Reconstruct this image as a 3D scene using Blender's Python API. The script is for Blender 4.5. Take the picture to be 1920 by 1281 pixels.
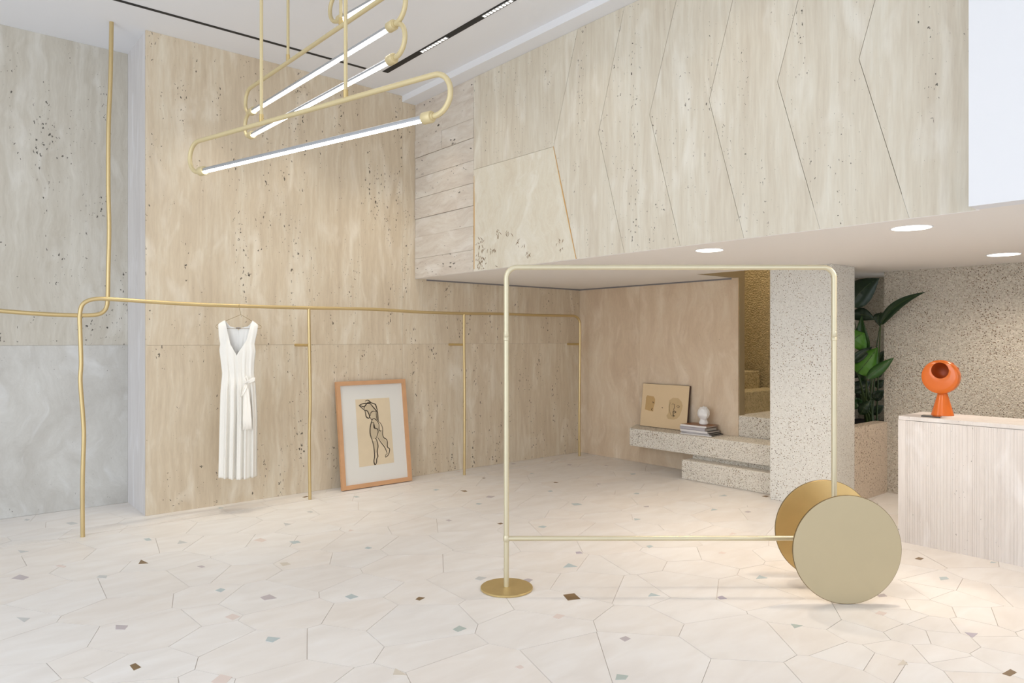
import bpy, bmesh, math, random
from mathutils import Vector, Matrix, noise
random.seed(7)
SC = bpy.context.scene
for o in list(bpy.data.objects): bpy.data.objects.remove(o)
PI = math.pi
# ------------------------------------------------------------------ camera
F = 1320.0; HY = 636.0; CH = 1.5
n1 = math.hypot(1565, 1320); n2 = math.hypot(1113, 1320)
RX, FX = 1565/n1, 1320/n1            # world X seen in camera right / forward
RY, FY = -1113/n2, 1320/n2
yaw = -math.atan2(FX, FY)
cam = bpy.data.cameras.new('camera'); co = bpy.data.objects.new('camera', cam); SC.collection.objects.link(co)
co.location = (0, 0, CH); co.rotation_euler = (PI/2, 0, yaw)
cam.sensor_width = 36; cam.lens = 36*F/1920; cam.shift_y = -4.5/1920
cam.clip_start = .05; cam.clip_end = 60
SC.camera = co
# ------------------------------------------------------------------ world, exposure, daylight
vs = SC.view_settings
SC.display_settings.display_device = 'sRGB'
vs.view_transform = 'Standard'; vs.look = 'None'; vs.gamma = 1; vs.use_curve_mapping = False
vs.exposure = 0.10
W = bpy.data.worlds.new('world'); SC.world = W; W.use_nodes = True
W.node_tree.nodes['Background'].inputs[0].default_value = (.90, .95, 1, 1)
W.node_tree.nodes['Background'].inputs[1].default_value = 1.0

def area(name, loc, aim, sx, sy, power, color):
    l = bpy.data.lights.new(name, 'AREA'); l.shape = 'RECTANGLE'; l.size = sx; l.size_y = sy
    l.energy = power; l.color = color
    o = bpy.data.objects.new(name, l); SC.collection.objects.link(o)
    o.location = loc; o.rotation_euler = (Vector(aim)-Vector(loc)).to_track_quat('-Z', 'Z').to_euler()
    return o
def spot(name, loc, aim, power, color, size=60, blend=1.0, rad=.05):
    l = bpy.data.lights.new(name, 'SPOT'); l.energy = power; l.color = color
    l.spot_size = math.radians(size); l.spot_blend = blend; l.shadow_soft_size = rad
    o = bpy.data.objects.new(name, l); SC.collection.objects.link(o)
    o.location = loc; o.rotation_euler = (Vector(aim)-Vector(loc)).to_track_quat('-Z', 'Z').to_euler()
    return o
# daylight through the shop front (street side, behind and left of the camera)
area('shopfront_daylight', (-3.2, 2.2, 2.0), (4, 3.0, 2.2), 8.5, 3.8, 230, (.88, .94, 1))
area('side_fill', (2.0, -3.6, 2.0), (3.6, 4, .9), 7, 3.2, 62, (.96, .98, 1))  # added fill from the open side, brightens the space under the mezzanine

# ------------------------------------------------------------------ pixel -> world
def ray(px, py):
    a = (px-960)/F; b = (HY-py)/F
    return Vector((FX+a*RX, FY+a*RY, b))
def at(px, py, t):
    return Vector((0, 0, CH)) + ray(px, py)*t
def onx(px, py, X): r = ray(px, py); return at(px, py, X/r.x)
def ony(px, py, Y): r = ray(px, py); return at(px, py, Y/r.y)
def onz(px, py, Z): r = ray(px, py); return at(px, py, (Z-CH)/r.z)
def proj(p):
    # inverse of the above
    x, y, z = p
    det = FX*RY-FY*RX
    # x = t FX + s RX ; y = t FY + s RY
    t = (x*RY-y*RX)/det; s = (FX*y-FY*x)/det
    return 960+s/t*F, HY-(z-CH)/t*F

# ------------------------------------------------------------------ object helpers
COL = SC.collection
def link(o, parent=None):
    COL.objects.link(o)
    if parent is not None: o.parent = parent
    return o
def tag(o, label, cat, group=None):
    o['label'] = label; o['category'] = cat
    if group: o['group'] = group
    return o
def thing(name, label, cat, loc=(0, 0, 0), group=None):
    o = bpy.data.objects.new(name, None); o.empty_display_size = .1; link(o); o.location = loc
    return tag(o, label, cat, group)
def struct_root(name):
    o = bpy.data.objects.new(name, None); o.empty_display_size = .1; link(o); o['kind'] = 'structure'; return o
def smooth(me, ang=40):
    for p in me.polygons: p.use_smooth = True
    try: me.set_sharp_from_angle(angle=math.radians(ang))
    except Exception: pass
def obj(name, geo, mat, parent=None, sm=False, ang=40, label=None, base=None):
    """geo = (verts, faces) in world coordinates or bmesh"""
    me = bpy.data.meshes.new(name)
    if isinstance(geo, bmesh.types.BMesh):
        geo.to_mesh(me); geo.free()
    else:
        me.from_pydata([tuple(v) for v in geo[0]], [], geo[1])
    me.validate()
    bm = bmesh.new(); bm.from_mesh(me); bmesh.ops.recalc_face_normals(bm, faces=bm.faces); bm.to_mesh(me); bm.free()
    if sm: smooth(me, ang)
    for m in (mat if isinstance(mat, (list, tuple)) else [mat]): me.materials.append(m)
    o = bpy.data.objects.new(name, me); link(o, parent)
    if parent is not None:
        off = Vector(parent.location); q = parent.parent
        while q is not None: off += Vector(q.location); q = q.parent
        if off.length > 0: me.transform(Matrix.Translation(-off))
    elif base is not None:
        me.transform(Matrix.Translation(-Vector(base))); o.location = base
    if label: o['label'] = label
    return o
def struct(name, geo, mat, parent=None, **k):
    o = obj(name, geo, mat, parent, **k)
    if parent is None: o['kind'] = 'structure'
    return o
def box(x0, x1, y0, y1, z0, z1):
    v = [(x, y, z) for x in (x0, x1) for y in (y0, y1) for z in (z0, z1)]
    f = [(0, 1, 3, 2), (4, 6, 7, 5), (0, 4, 5, 1), (2, 3, 7, 6), (0, 2, 6, 4), (1, 5, 7, 3)]
    return v, f
def merge(*gs):
    V = []; Fs = []
    for v, f in gs:
        n = len(V); V += list(v); Fs += [tuple(i+n for i in q) for q in f]
    return V, Fs
def bevel_box(x0, x1, y0, y1, z0, z1, w=.01, seg=2):
    bm = bmesh.new(); v, f = box(x0, x1, y0, y1, z0, z1)
    vs_ = [bm.verts.new(p) for p in v]
    for q in f: bm.faces.new([vs_[i] for i in q])
    bmesh.ops.bevel(bm, geom=bm.edges[:], offset=w, segments=seg, affect='EDGES', profile=.6)
    return bm
def prism(poly, axis, a, b):
    """poly: list of 2D points; axis 'x','y','z' extruded from a to b"""
    def mk(p, w):
        if axis == 'z': return (p[0], p[1], w)
        if axis == 'x': return (w, p[0], p[1])
        return (p[0], w, p[1])
    n = len(poly)
    V = [mk(p, a) for p in poly]+[mk(p, b) for p in poly]
    Fs = [tuple(range(n)), tuple(range(2*n-1, n-1, -1))]+[(i, (i+1) % n, (i+1) % n+n, i+n) for i in range(n)]
    return V, Fs
def tube(pts, r, n=14, caps=True):
    pts = [Vector(p) for p in pts]
    rs = r if isinstance(r, (list, tuple)) else [r]*len(pts)
    V = []; Fs = []
    tan = []
    for i in range(len(pts)):
        a = pts[max(0, i-1)]; b = pts[min(len(pts)-1, i+1)]; tan.append((b-a).normalized())
    up = Vector((0, 0, 1)) if abs(tan[0].z) < .9 else Vector((1, 0, 0))
    nrm = (up-tan[0]*up.dot(tan[0])).normalized()
    for i, p in enumerate(pts):
        nrm = (nrm-tan[i]*nrm.dot(tan[i])).normalized(); bi = tan[i].cross(nrm)
        for k in range(n):
            a = 2*PI*k/n; V.append(p+(nrm*math.cos(a)+bi*math.sin(a))*rs[i])
    for i in range(len(pts)-1):
        for k in range(n):
            Fs.append((i*n+k, i*n+(k+1) % n, (i+1)*n+(k+1) % n, (i+1)*n+k))
    if caps:
        Fs.append(tuple(range(n-1, -1, -1))); m = (len(pts)-1)*n; Fs.append(tuple(range(m, m+n)))
    return V, Fs
def catmull(pts, sub=6):
    pts = [Vector(p) for p in pts]; out = []
    P = [pts[0]*2-pts[1]]+pts+[pts[-1]*2-pts[-2]]
    for i in range(1, len(P)-2):
        for k in range(sub):
            t = k/sub; a, b, c, d = P[i-1], P[i], P[i+1], P[i+2]
            out.append(.5*((2*b)+(c-a)*t+(2*a-5*b+4*c-d)*t*t+(3*b-a-3*c+d)*t**3))
    out.append(pts[-1]); return out
def fillet(pts, r, n=8):
    pts = [Vector(p) for p in pts]; out = [pts[0]]
    for i in range(1, len(pts)-1):
        p = pts[i]; a = (pts[i-1]-p); b = (pts[i+1]-p); a.normalize(); b.normalize()
        ang = a.angle(b); d = r/math.tan(ang/2)
        s = p+a*d; e = p+b*d; bis = (a+b).normalized(); c = p+bis*(r/math.sin(ang/2))
        u = s-c; w = e-c
        th = u.angle(w)
        for k in range(n+1):
            t = k/n; q = (u*math.sin((1-t)*th)+w*math.sin(t*th))/math.sin(th); out.append(c+q)
    out.append(pts[-1]); return out
def lathe(prof, center, n=32, axis=Vector((0, 0, 1))):
    """prof: list of (r,h)"""
    axis = axis.normalized(); up = Vector((1, 0, 0)) if abs(axis.x) < .9 else Vector((0, 1, 0))
    u = (up-axis*up.dot(axis)).normalized(); w = axis.cross(u); c = Vector(center)
    V = []; Fs = []
    for r, h in prof:
        for k in range(n):
            a = 2*PI*k/n; V.append(c+axis*h+(u*math.cos(a)+w*math.sin(a))*r)
    for i in range(len(prof)-1):
        for k in range(n): Fs.append((i*n+k, i*n+(k+1) % n, (i+1)*n+(k+1) % n, (i+1)*n+k))
    Fs.append(tuple(range(n-1, -1, -1))); m = (len(prof)-1)*n; Fs.append(tuple(range(m, m+n)))
    return V, Fs

# ------------------------------------------------------------------ materials
def new_mat(name):
    m = bpy.data.materials.new(name); m.use_nodes = True
    nt = m.node_tree; b = nt.nodes['Principled BSDF']; return m, nt, b
def lin(c):
    def f(x):
        x /= 255.
        return x/12.92 if x <= .04045 else ((x+.055)/1.055)**2.4
    return (f(c[0]), f(c[1]), f(c[2]), 1)
def N(nt, typ, **k):
    n = nt.nodes.new(typ)
    for a, v in k.items(): setattr(n, a, v)
    return n
def plain(name, rgb, rough=.5, metal=0, spec=.5, noise_amt=0, emit=None, strength=0, bump=0, bscale=200):
    m, nt, b = new_mat(name)
    b.inputs['Roughness'].default_value = rough; b.inputs['Metallic'].default_value = metal
    b.inputs['Specular IOR Level'].default_value = spec
    c = lin(rgb)
    tc = N(nt, 'ShaderNodeTexCoord'); nz = N(nt, 'ShaderNodeTexNoise'); nz.inputs['Scale'].default_value = 9; nz.inputs['Detail'].default_value = 4
    nt.links.new(tc.outputs['Object'], nz.inputs['Vector'])
    r = N(nt, 'ShaderNodeMix', data_type='RGBA')
    k = noise_amt
    r.inputs['A'].default_value = (c[0]*(1-k), c[1]*(1-k), c[2]*(1-k), 1); r.inputs['B'].default_value = (min(1, c[0]*(1+k)), min(1, c[1]*(1+k)), min(1, c[2]*(1+k)), 1)
    nt.links.new(nz.outputs['Fac'], r.inputs['Factor']); nt.links.new(r.outputs['Result'], b.inputs['Base Color'])
    if emit:
        b.inputs['Emission Color'].default_value = lin(emit); b.inputs['Emission Strength'].default_value = strength
    if bump:
        n2_ = N(nt, 'ShaderNodeTexNoise'); n2_.inputs['Scale'].default_value = bscale
        nt.links.new(tc.outputs['Object'], n2_.inputs['Vector'])
        bp = N(nt, 'ShaderNodeBump'); bp.inputs['Strength'].default_value = bump; bp.inputs['Distance'].default_value = .005
        nt.links.new(n2_.outputs['Fac'], bp.inputs['Height']); nt.links.new(bp.outputs['Normal'], b.inputs['Normal'])
    return m

def travertine(name, dark, mid, light, pits=.5, zs=.16, contrast=1.0, per_obj=True, swirl=.35, pit_scale=44, horizontal=False, streak=.5):
    m, nt, b = new_mat(name); L = nt.links.new
    tc = N(nt, 'ShaderNodeTexCoord'); vec = tc.outputs['Object']
    if per_obj:
        oi = N(nt, 'ShaderNodeObjectInfo'); mu = N(nt, 'ShaderNodeMath', operation='MULTIPLY'); mu.inputs[1].default_value = 37.
        L(oi.outputs['Random'], mu.inputs[0]); ad = N(nt, 'ShaderNodeVectorMath', operation='ADD')
        L(vec, ad.inputs[0]); L(mu.outputs[0], ad.inputs[1]); vec = ad.outputs[0]
    # soft domain warp
    wn = N(nt, 'ShaderNodeTexNoise'); wn.inputs['Scale'].default_value = 1.3; wn.inputs['Detail'].default_value = 3
    L(vec, wn.inputs['Vector'])
    sub = N(nt, 'ShaderNodeVectorMath', operation='SUBTRACT'); sub.inputs[1].default_value = (.5, .5, .5); L(wn.outputs['Color'], sub.inputs[0])
    sc = N(nt, 'ShaderNodeVectorMath', operation='SCALE'); sc.inputs['Scale'].default_value = swirl; L(sub.outputs[0], sc.inputs[0])
    ad2 = N(nt, 'ShaderNodeVectorMath', operation='ADD'); L(vec, ad2.inputs[0]); L(sc.outputs[0], ad2.inputs[1])
    mp = N(nt, 'ShaderNodeMapping'); mp.inputs['Scale'].default_value = (1, 1, zs) if not horizontal else (.25, .25, 1)
    L(ad2.outputs[0], mp.inputs['Vector'])
    s1 = N(nt, 'ShaderNodeTexNoise'); s1.inputs['Scale'].default_value = 3.8; s1.inputs['Detail'].default_value = 8; s1.inputs['Roughness'].default_value = .62
    L(mp.outputs[0], s1.inputs['Vector'])
    cr = N(nt, 'ShaderNodeValToRGB'); e = cr.color_ramp.elements
    w = .17/contrast
    e[0].position = .5-w; e[0].color = lin(dark); e[1].position = .5+w; e[1].color = lin(light)
    x = e.new(.5); x.color = lin(mid)
    f1 = N(nt, 'ShaderNodeTexNoise'); f1.inputs['Scale'].default_value = 24; f1.inputs['Detail'].default_value = 5; f1.inputs['Roughness'].default_value = .65
    mpf = N(nt, 'ShaderNodeMapping'); mpf.inputs['Scale'].default_value = (1, 1, .07) if not horizontal else (.12, .12, 1); L(ad2.outputs[0], mpf.inputs['Vector']); L(mpf.outputs[0], f1.inputs['Vector'])
    mxf = N(nt, 'ShaderNodeMix'); mxf.inputs['Factor'].default_value = streak; L(s1.outputs['Fac'], mxf.inputs['A']); L(f1.outputs['Fac'], mxf.inputs['B'])
    L(mxf.outputs['Result'], cr.inputs[0])
    # pale cloudy patches
    s2 = N(nt, 'ShaderNodeTexNoise'); s2.inputs['Scale'].default_value = 6; s2.inputs['Detail'].default_value = 6; s2.inputs['Distortion'].default_value = .6
    mp2 = N(nt, 'ShaderNodeMapping'); mp2.inputs['Scale'].default_value = (1, 1, .32) if not horizontal else (.4, .4, 1); L(ad2.outputs[0], mp2.inputs['Vector'])
    L(mp2.outputs[0], s2.inputs['Vector'])
    r2 = N(nt, 'ShaderNodeMapRange'); r2.inputs['From Min'].default_value = .54; r2.inputs['From Max'].default_value = .72; r2.inputs['To Max'].default_value = .5; L(s2.outputs['Fac'], r2.inputs['Value'])
    mx = N(nt, 'ShaderNodeMix', data_type='RGBA'); L(r2.outputs[0], mx.inputs['Factor']); L(cr.outputs[0], mx.inputs['A'])
    pale = tuple(min(255, q+14) for q in light); mx.inputs['B'].default_value = lin((pale[0], pale[1]+2, pale[2]+6))
    # fine grain
    s3 = N(nt, 'ShaderNodeTexNoise'); s3.inputs['Scale'].default_value = 90; s3.inputs['Detail'].default_value = 4; L(mp.outputs[0], s3.inputs['Vector'])
    r3 = N(nt, 'ShaderNodeMapRange'); r3.inputs['To Min'].default_value = .93; r3.inputs['To Max'].default_value = 1.06; L(s3.outputs['Fac'], r3.inputs['Value'])
    gm = N(nt, 'ShaderNodeVectorMath', operation='SCALE'); L(mx.outputs['Result'], gm.inputs[0]); L(r3.outputs[0], gm.inputs['Scale'])
    # pits: small dark holes clustered in bands
    mp3 = N(nt, 'ShaderNodeMapping'); mp3.inputs['Scale'].default_value = (1, 1, .55) if not horizontal else (.5, .5, 1); L(vec, mp3.inputs['Vector'])
    jn = N(nt, 'ShaderNodeTexNoise'); jn.inputs['Scale'].default_value = 60; L(mp3.outputs[0], jn.inputs['Vector'])
    js = N(nt, 'ShaderNodeVectorMath', operation='SCALE'); js.inputs['Scale'].default_value = .035; L(jn.outputs['Color'], js.inputs[0])
    ja = N(nt, 'ShaderNodeVectorMath', operation='ADD'); L(mp3.outputs[0], ja.inputs[0]); L(js.outputs[0], ja.inputs[1])
    vo = N(nt, 'ShaderNodeTexVoronoi'); vo.inputs['Scale'].default_value = pit_scale; L(ja.outputs[0], vo.inputs['Vector'])
    bn = N(nt, 'ShaderNodeTexNoise'); bn.inputs['Scale'].default_value = 8; bn.inputs['Detail'].default_value = 2; L(mp.outputs[0], bn.inputs['Vector'])
    br = N(nt, 'ShaderNodeMapRange'); br.inputs['From Min'].default_value = .42; br.inputs['From Max'].default_value = .68; br.inputs['To Min'].default_value = .03; br.inputs['To Max'].default_value = .42*pits; L(bn.outputs['Fac'], br.inputs['Value'])
    sx = N(nt, 'ShaderNodeSeparateColor'); L(vo.outputs['Color'], sx.inputs[0])
    ml = N(nt, 'ShaderNodeMath', operation='MULTIPLY'); L(sx.outputs[0], ml.inputs[0]); L(br.outputs[0], ml.inputs[1])
    lt = N(nt, 'ShaderNodeMath', operation='LESS_THAN'); L(vo.outputs['Distance'], lt.inputs[0]); L(ml.outputs[0], lt.inputs[1])
    px = N(nt, 'ShaderNodeMix', data_type='RGBA'); L(lt.outputs[0], px.inputs['Factor']); L(gm.outputs[0], px.inputs['A']); px.inputs['B'].default_value = lin(tuple(int(q*.5) for q in dark))
    L(px.outputs['Result'], b.inputs['Base Color'])
    b.inputs['Roughness'].default_value = .55; b.inputs['Specular IOR Level'].default_value = .35
    bp = N(nt, 'ShaderNodeBump'); bp.inputs['Strength'].default_value = .5; bp.inputs['Distance'].default_value = .004; bp.invert = True
    L(lt.outputs[0], bp.inputs['Height']); L(bp.outputs['Normal'], b.inputs['Normal'])
    return m

def stipple(name, base, speck, fine, scale=70, thr=.34, bump=.8, dark=(90, 75, 60), bscale=110):
    """rough cast plaster of small pebbles"""
    m, nt, b = new_mat(name); L = nt.links.new
    tc = N(nt, 'ShaderNodeTexCoord')
    vo = N(nt, 'ShaderNodeTexVoronoi'); vo.inputs['Scale'].default_value = bscale; L(tc.outputs['Object'], vo.inputs['Vector'])
    v2 = N(nt, 'ShaderNodeTexVoronoi'); v2.inputs['Scale'].default_value = scale; L(tc.outputs['Object'], v2.inputs['Vector'])
    se = N(nt, 'ShaderNodeSeparateColor'); L(v2.outputs['Color'], se.inputs[0])
    big = N(nt, 'ShaderNodeTexNoise'); big.inputs['Scale'].default_value = 2.2; L(tc.outputs['Object'], big.inputs['Vector'])
    bb = N(nt, 'ShaderNodeMapRange'); bb.inputs['To Min'].default_value = thr*.45; bb.inputs['To Max'].default_value = thr*1.55; L(big.outputs['Fac'], bb.inputs['Value'])
    mu = N(nt, 'ShaderNodeMath', operation='MULTIPLY'); L(se.outputs[0], mu.inputs[0]); L(bb.outputs[0], mu.inputs[1])
    lt = N(nt, 'ShaderNodeMath', operation='LESS_THAN'); L(v2.outputs['Distance'], lt.inputs[0]); L(mu.outputs[0], lt.inputs[1])
    s2 = N(nt, 'ShaderNodeSeparateColor'); L(vo.outputs['Color'], s2.inputs[0])
    m1 = N(nt, 'ShaderNodeMix', data_type='RGBA'); L(s2.outputs[1], m1.inputs['Factor']); m1.inputs['A'].default_value = lin(base); m1.inputs['B'].default_value = lin(fine)
    m0 = N(nt, 'ShaderNodeMix', data_type='RGBA'); L(se.outputs[2], m0.inputs['Factor']); m0.inputs['A'].default_value = lin(speck); m0.inputs['B'].default_value = lin(dark)
    m2 = N(nt, 'ShaderNodeMix', data_type='RGBA'); L(lt.outputs[0], m2.inputs['Factor']); L(m1.outputs['Result'], m2.inputs['A']); L(m0.outputs['Result'], m2.inputs['B'])
    L(m2.outputs['Result'], b.inputs['Base Color'])
    b.inputs['Roughness'].default_value = .8; b.inputs['Specular IOR Level'].default_value = .25
    bp = N(nt, 'ShaderNodeBump'); bp.inputs['Strength'].default_value = bump; bp.inputs['Distance'].default_value = .008; bp.invert = True
    L(vo.outputs['Distance'], bp.inputs['Height']); L(bp.outputs['Normal'], b.inputs['Normal'])
    return m

def floor_stone_mat():
    m, nt, b = new_mat('floor_stone'); L = nt.links.new
    tc = N(nt, 'ShaderNodeTexCoord'); oi = N(nt, 'ShaderNodeObjectInfo')
    mu = N(nt, 'ShaderNodeMath', operation='MULTIPLY'); mu.inputs[1].default_value = 53; L(oi.outputs['Random'], mu.inputs[0])
    ad = N(nt, 'ShaderNodeVectorMath', operation='ADD'); L(tc.outputs['Object'], ad.inputs[0]); L(mu.outputs[0], ad.inputs[1])
    mp = N(nt, 'ShaderNodeMapping'); mp.inputs['Scale'].default_value = (.6, 1.6, 1); mp.inputs['Rotation'].default_value = (0, 0, .5); L(ad.outputs[0], mp.inputs['Vector'])
    nz = N(nt, 'ShaderNodeTexNoise'); nz.inputs['Scale'].default_value = 5; nz.inputs['Detail'].default_value = 7; nz.inputs['Distortion'].default_value = .5; L(mp.outputs[0], nz.inputs['Vector'])
    cr = N(nt, 'ShaderNodeValToRGB'); e = cr.color_ramp.elements
    e[0].position = .25; e[0].color = lin((226, 219, 212)); e[1].position = .75; e[1].color = lin((237, 233, 229)); x = e.new(.5); x.color = lin((232, 226, 220))
    L(nz.outputs['Fac'], cr.inputs[0])
    hs = N(nt, 'ShaderNodeHueSaturation'); L(cr.outputs[0], hs.inputs['Color'])
    r1 = N(nt, 'ShaderNodeMapRange'); r1.inputs['To Min'].default_value = .985; r1.inputs['To Max'].default_value = 1.005; L(oi.outputs['Random'], r1.inputs['Value']); L(r1.outputs[0], hs.inputs['Value'])
    r2 = N(nt, 'ShaderNodeMath', operation='FRACT'); r3 = N(nt, 'ShaderNodeMapRange'); L(mu.outputs[0], r2.inputs[0]); L(r2.outputs[0], r3.inputs['Value']); r3.inputs['To Min'].default_value = .75; r3.inputs['To Max'].default_value = 1.15; L(r3.outputs[0], hs.inputs['Saturation'])
    L(hs.outputs[0], b.inputs['Base Color']); b.inputs['Roughness'].default_value = .42; b.inputs['Specular IOR Level'].default_value = .4
    return m

M = {}
M['trav'] = travertine('travertine_warm', (194, 176, 152), (208, 192, 168), (221, 211, 192), pits=.85, swirl=.12)
M['trav_back'] = travertine('travertine_back', (204, 180, 154), (216, 194, 168), (226, 209, 186), pits=.35, zs=.28, swirl=.5, streak=.25)
M['trav_alcove'] = travertine('travertine_alcove', (180, 172, 158), (194, 188, 176), (208, 204, 194), pits=.85, swirl=.25, streak=.4)
M['trav_upper'] = travertine('travertine_upper', (200, 188, 170), (212, 203, 186), (221, 215, 201), pits=.6, zs=.1, swirl=.06, pit_scale=50, streak=.6)
M['trav_pale'] = travertine('travertine_pale', (212, 200, 180), (220, 212, 194), (226, 220, 206), pits=.2, swirl=.9, zs=.6)
M['trav_block'] = travertine('travertine_block', (196, 182, 170), (212, 202, 190), (224, 218, 208), pits=.8, horizontal=True, pit_scale=30)
M['trav_counter'] = travertine('travertine_counter', (210, 202, 196), (219, 212, 207), (227, 222, 218), pits=.3, zs=.05, swirl=.1)
M['grout'] = plain('grout', (150, 135, 118), .9)
M['floor_grout'] = plain('floor_grout', (204, 190, 178), .9)
M['white'] = plain('white_paint', (232, 233, 237), .7, spec=.2)
M['soffit'] = plain('soffit_paint', (240, 236, 232), .75, spec=.2)
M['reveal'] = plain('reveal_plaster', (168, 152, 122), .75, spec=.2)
M['stip_pillar'] = stipple('pebble_dash_pale', (232, 230, 224), (172, 152, 126), (216, 213, 206), scale=80, thr=.33, bump=.4, bscale=120)
M['stip_wall'] = stipple('pebble_dash_grey', (216, 208, 194), (150, 124, 100), (188, 178, 162), scale=88, thr=.37, bump=1.0, bscale=85)
M['stip_step'] = stipple('pebble_dash_step', (236, 230, 219), (164, 142, 112), (214, 206, 193), scale=100, thr=.46, bump=.6, bscale=110)
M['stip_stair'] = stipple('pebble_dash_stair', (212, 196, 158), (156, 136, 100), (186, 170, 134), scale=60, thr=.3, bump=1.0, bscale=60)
M['brass'] = plain('brass', (208, 186, 138), .38, metal=.75, noise_amt=.06)
M['brass_pale'] = plain('brass_pale', (212, 203, 176), .42, metal=.6, noise_amt=.05)
M['brass_matt'] = plain('brass_matt', (208, 192, 150), .5, metal=.3, noise_amt=.04)
M['brass_plate'] = plain('brass_plate', (206, 182, 128), .45, metal=.75, noise_amt=.10)
M['disc_pale'] = plain('champagne_metal', (190, 177, 147), .5, metal=.4, noise_amt=.03)
M['disc_gold'] = plain('gold_metal', (218, 190, 134), .38, metal=.8, noise_amt=.10)
M['edge_dark'] = plain('disc_edge', (120, 100, 66), .45, metal=.7)
M['alu'] = plain('aluminium', (176, 178, 182), .4, metal=.6)
M['led'] = plain('led_diffuser', (255, 255, 255), .5, emit=(255, 253, 248), strength=9)
M['lens'] = plain('downlight_lens', (255, 255, 255), .5, emit=(255, 250, 240), strength=6)
M['spotlens'] = plain('spot_lens', (255, 255, 255), .5, emit=(255, 250, 240), strength=1.6)
M['black'] = plain('black_track', (22, 22, 23), .6)
M['cloth'] = plain('ivory_cloth', (240, 236, 228), .85, spec=.2, bump=.15, bscale=500)
M['cloth_in'] = plain('ivory_lining', (236, 234, 230), .85, spec=.2)
M['sash'] = plain('ivory_sash', (246, 240, 230), .8, spec=.2)
M['hang'] = plain('hanger_wire', (150, 128, 84), .35, metal=.8)
M['wood'] = plain('oak_frame', (204, 156, 114), .5, noise_amt=.10)
M['mat_board'] = plain('mat_board', (222, 219, 212), .8)
M['sheet'] = plain('old_paper', (218, 200, 170), .85, noise_amt=.05)
M['ink'] = plain('charcoal_line', (58, 48, 38), .9)
M['wash'] = plain('grey_wash', (198, 181, 152), .9, noise_amt=.12)
M['board'] = plain('tan_board', (224, 198, 160), .8, noise_amt=.04)
M['board_edge'] = plain('board_edge', (70, 48, 36), .8)
M['blot'] = plain('ochre_patch', (196, 162, 112), .85, noise_amt=.12)
M['blot2'] = plain('tan_patch', (204, 176, 134), .85, noise_amt=.10)
M['plaster'] = plain('white_plaster', (236, 234, 232), .7, spec=.3)
M['orange'] = plain('orange_gloss', (222, 112, 40), .16, spec=.55)
M['orange_in'] = plain('orange_inside', (168, 72, 22), .5)
M['phone'] = plain('dark_glass', (40, 34, 32), .15)
M['soil'] = plain('soil', (30, 25, 20), .95, noise_amt=.4)
M['leaf'] = plain('leaf_green', (44, 82, 30), .38, noise_amt=.35)
M['leaf2'] = plain('leaf_lit', (86, 142, 44), .38, noise_amt=.25)  # light hitting a few leaves is put into this brighter green
M['leafd'] = plain('leaf_dark', (30, 52, 28), .38, noise_amt=.3)
M['stem'] = plain('leaf_stem', (62, 84, 38), .5, noise_amt=.2)
M['stone'] = floor_stone_mat()

# ------------------------------------------------------------------ room dimensions
ZC = 4.12; ZS = 2.16; YL = 6.56; XB = 6.71; XM = 4.146; XR = 7.25; YA = 7.22; ZB = 4.055; ZJ = 1.446
# floor ----------------------------------------------------------------
floor = struct('floor', merge(box(-3.4, 8.2, -4, 7.6, -.08, -.004)), M['floor_grout'])
def clip(poly, a, b, c):
    """keep points with a*x+b*y<=c"""
    out = []
    for i in range(len(poly)):
        p, q = poly[i], poly[(i+1) % len(poly)]
        dp = a*p[0]+b*p[1]-c; dq = a*q[0]+b*q[1]-c
        if dp <= 0: out.append(p)
        if (dp < 0 < dq) or (dq < 0 < dp):
            t = dp/(dp-dq); out.append((p[0]+(q[0]-p[0])*t, p[1]+(q[1]-p[1])*t))
    return out
def shrink(poly, g):
    # convex, CCW
    r = poly[:]
    n = len(poly)
    for i in range(n):
        p, q = poly[i], poly[(i+1) % n]
        dx, dy = q[0]-p[0], q[1]-p[1]; l = math.hypot(dx, dy)
        if l < 1e-5: continue
        nx, ny = dy/l, -dx/l
        r = clip(r, nx, ny, nx*p[0]+ny*p[1]-g)
        if len(r) < 3: return []
    return r
seed_px = [(430,360),(450,510),(790,465),(890,400),(740,630),(1060,600),(1120,480),(1340,620),(1400,520),(1600,440),(1290,405),(1010,275),(1110,345),(1240,300),(1780,550),(1800,650),(1480,690),(970,690),(1190,750),(1600,790),(1440,230),(1270,180),(1640,355),(1640,180),(1300,115),(1090,180),(640,770),(1800,380),(1850,200),(1750,90)]
seeds = []
for x, y in seed_px:
    p = onz(1400+x/3.69, 1060+y/3.69, 0); seeds.append((p.x, p.y))
nfix = len(seeds)
rr = random.Random(11); tries = 0
while tries < 9000:
    tries += 1
    x = rr.uniform(-.8, 7.9); y = rr.uniform(-.6, 7.5)
    t = x*FX+y*FY
    if t < 2.2: continue
    if abs(x*RX+y*RY)/t*F > 1200: continue
    dmin = .30
    if all((x-a)**2+(y-b)**2 > dmin**2 for a, b in seeds): seeds.append((x, y))
cells = []
wts = [0 if k < nfix else rr.uniform(-.028, .028) for k in range(len(seeds))]
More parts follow.
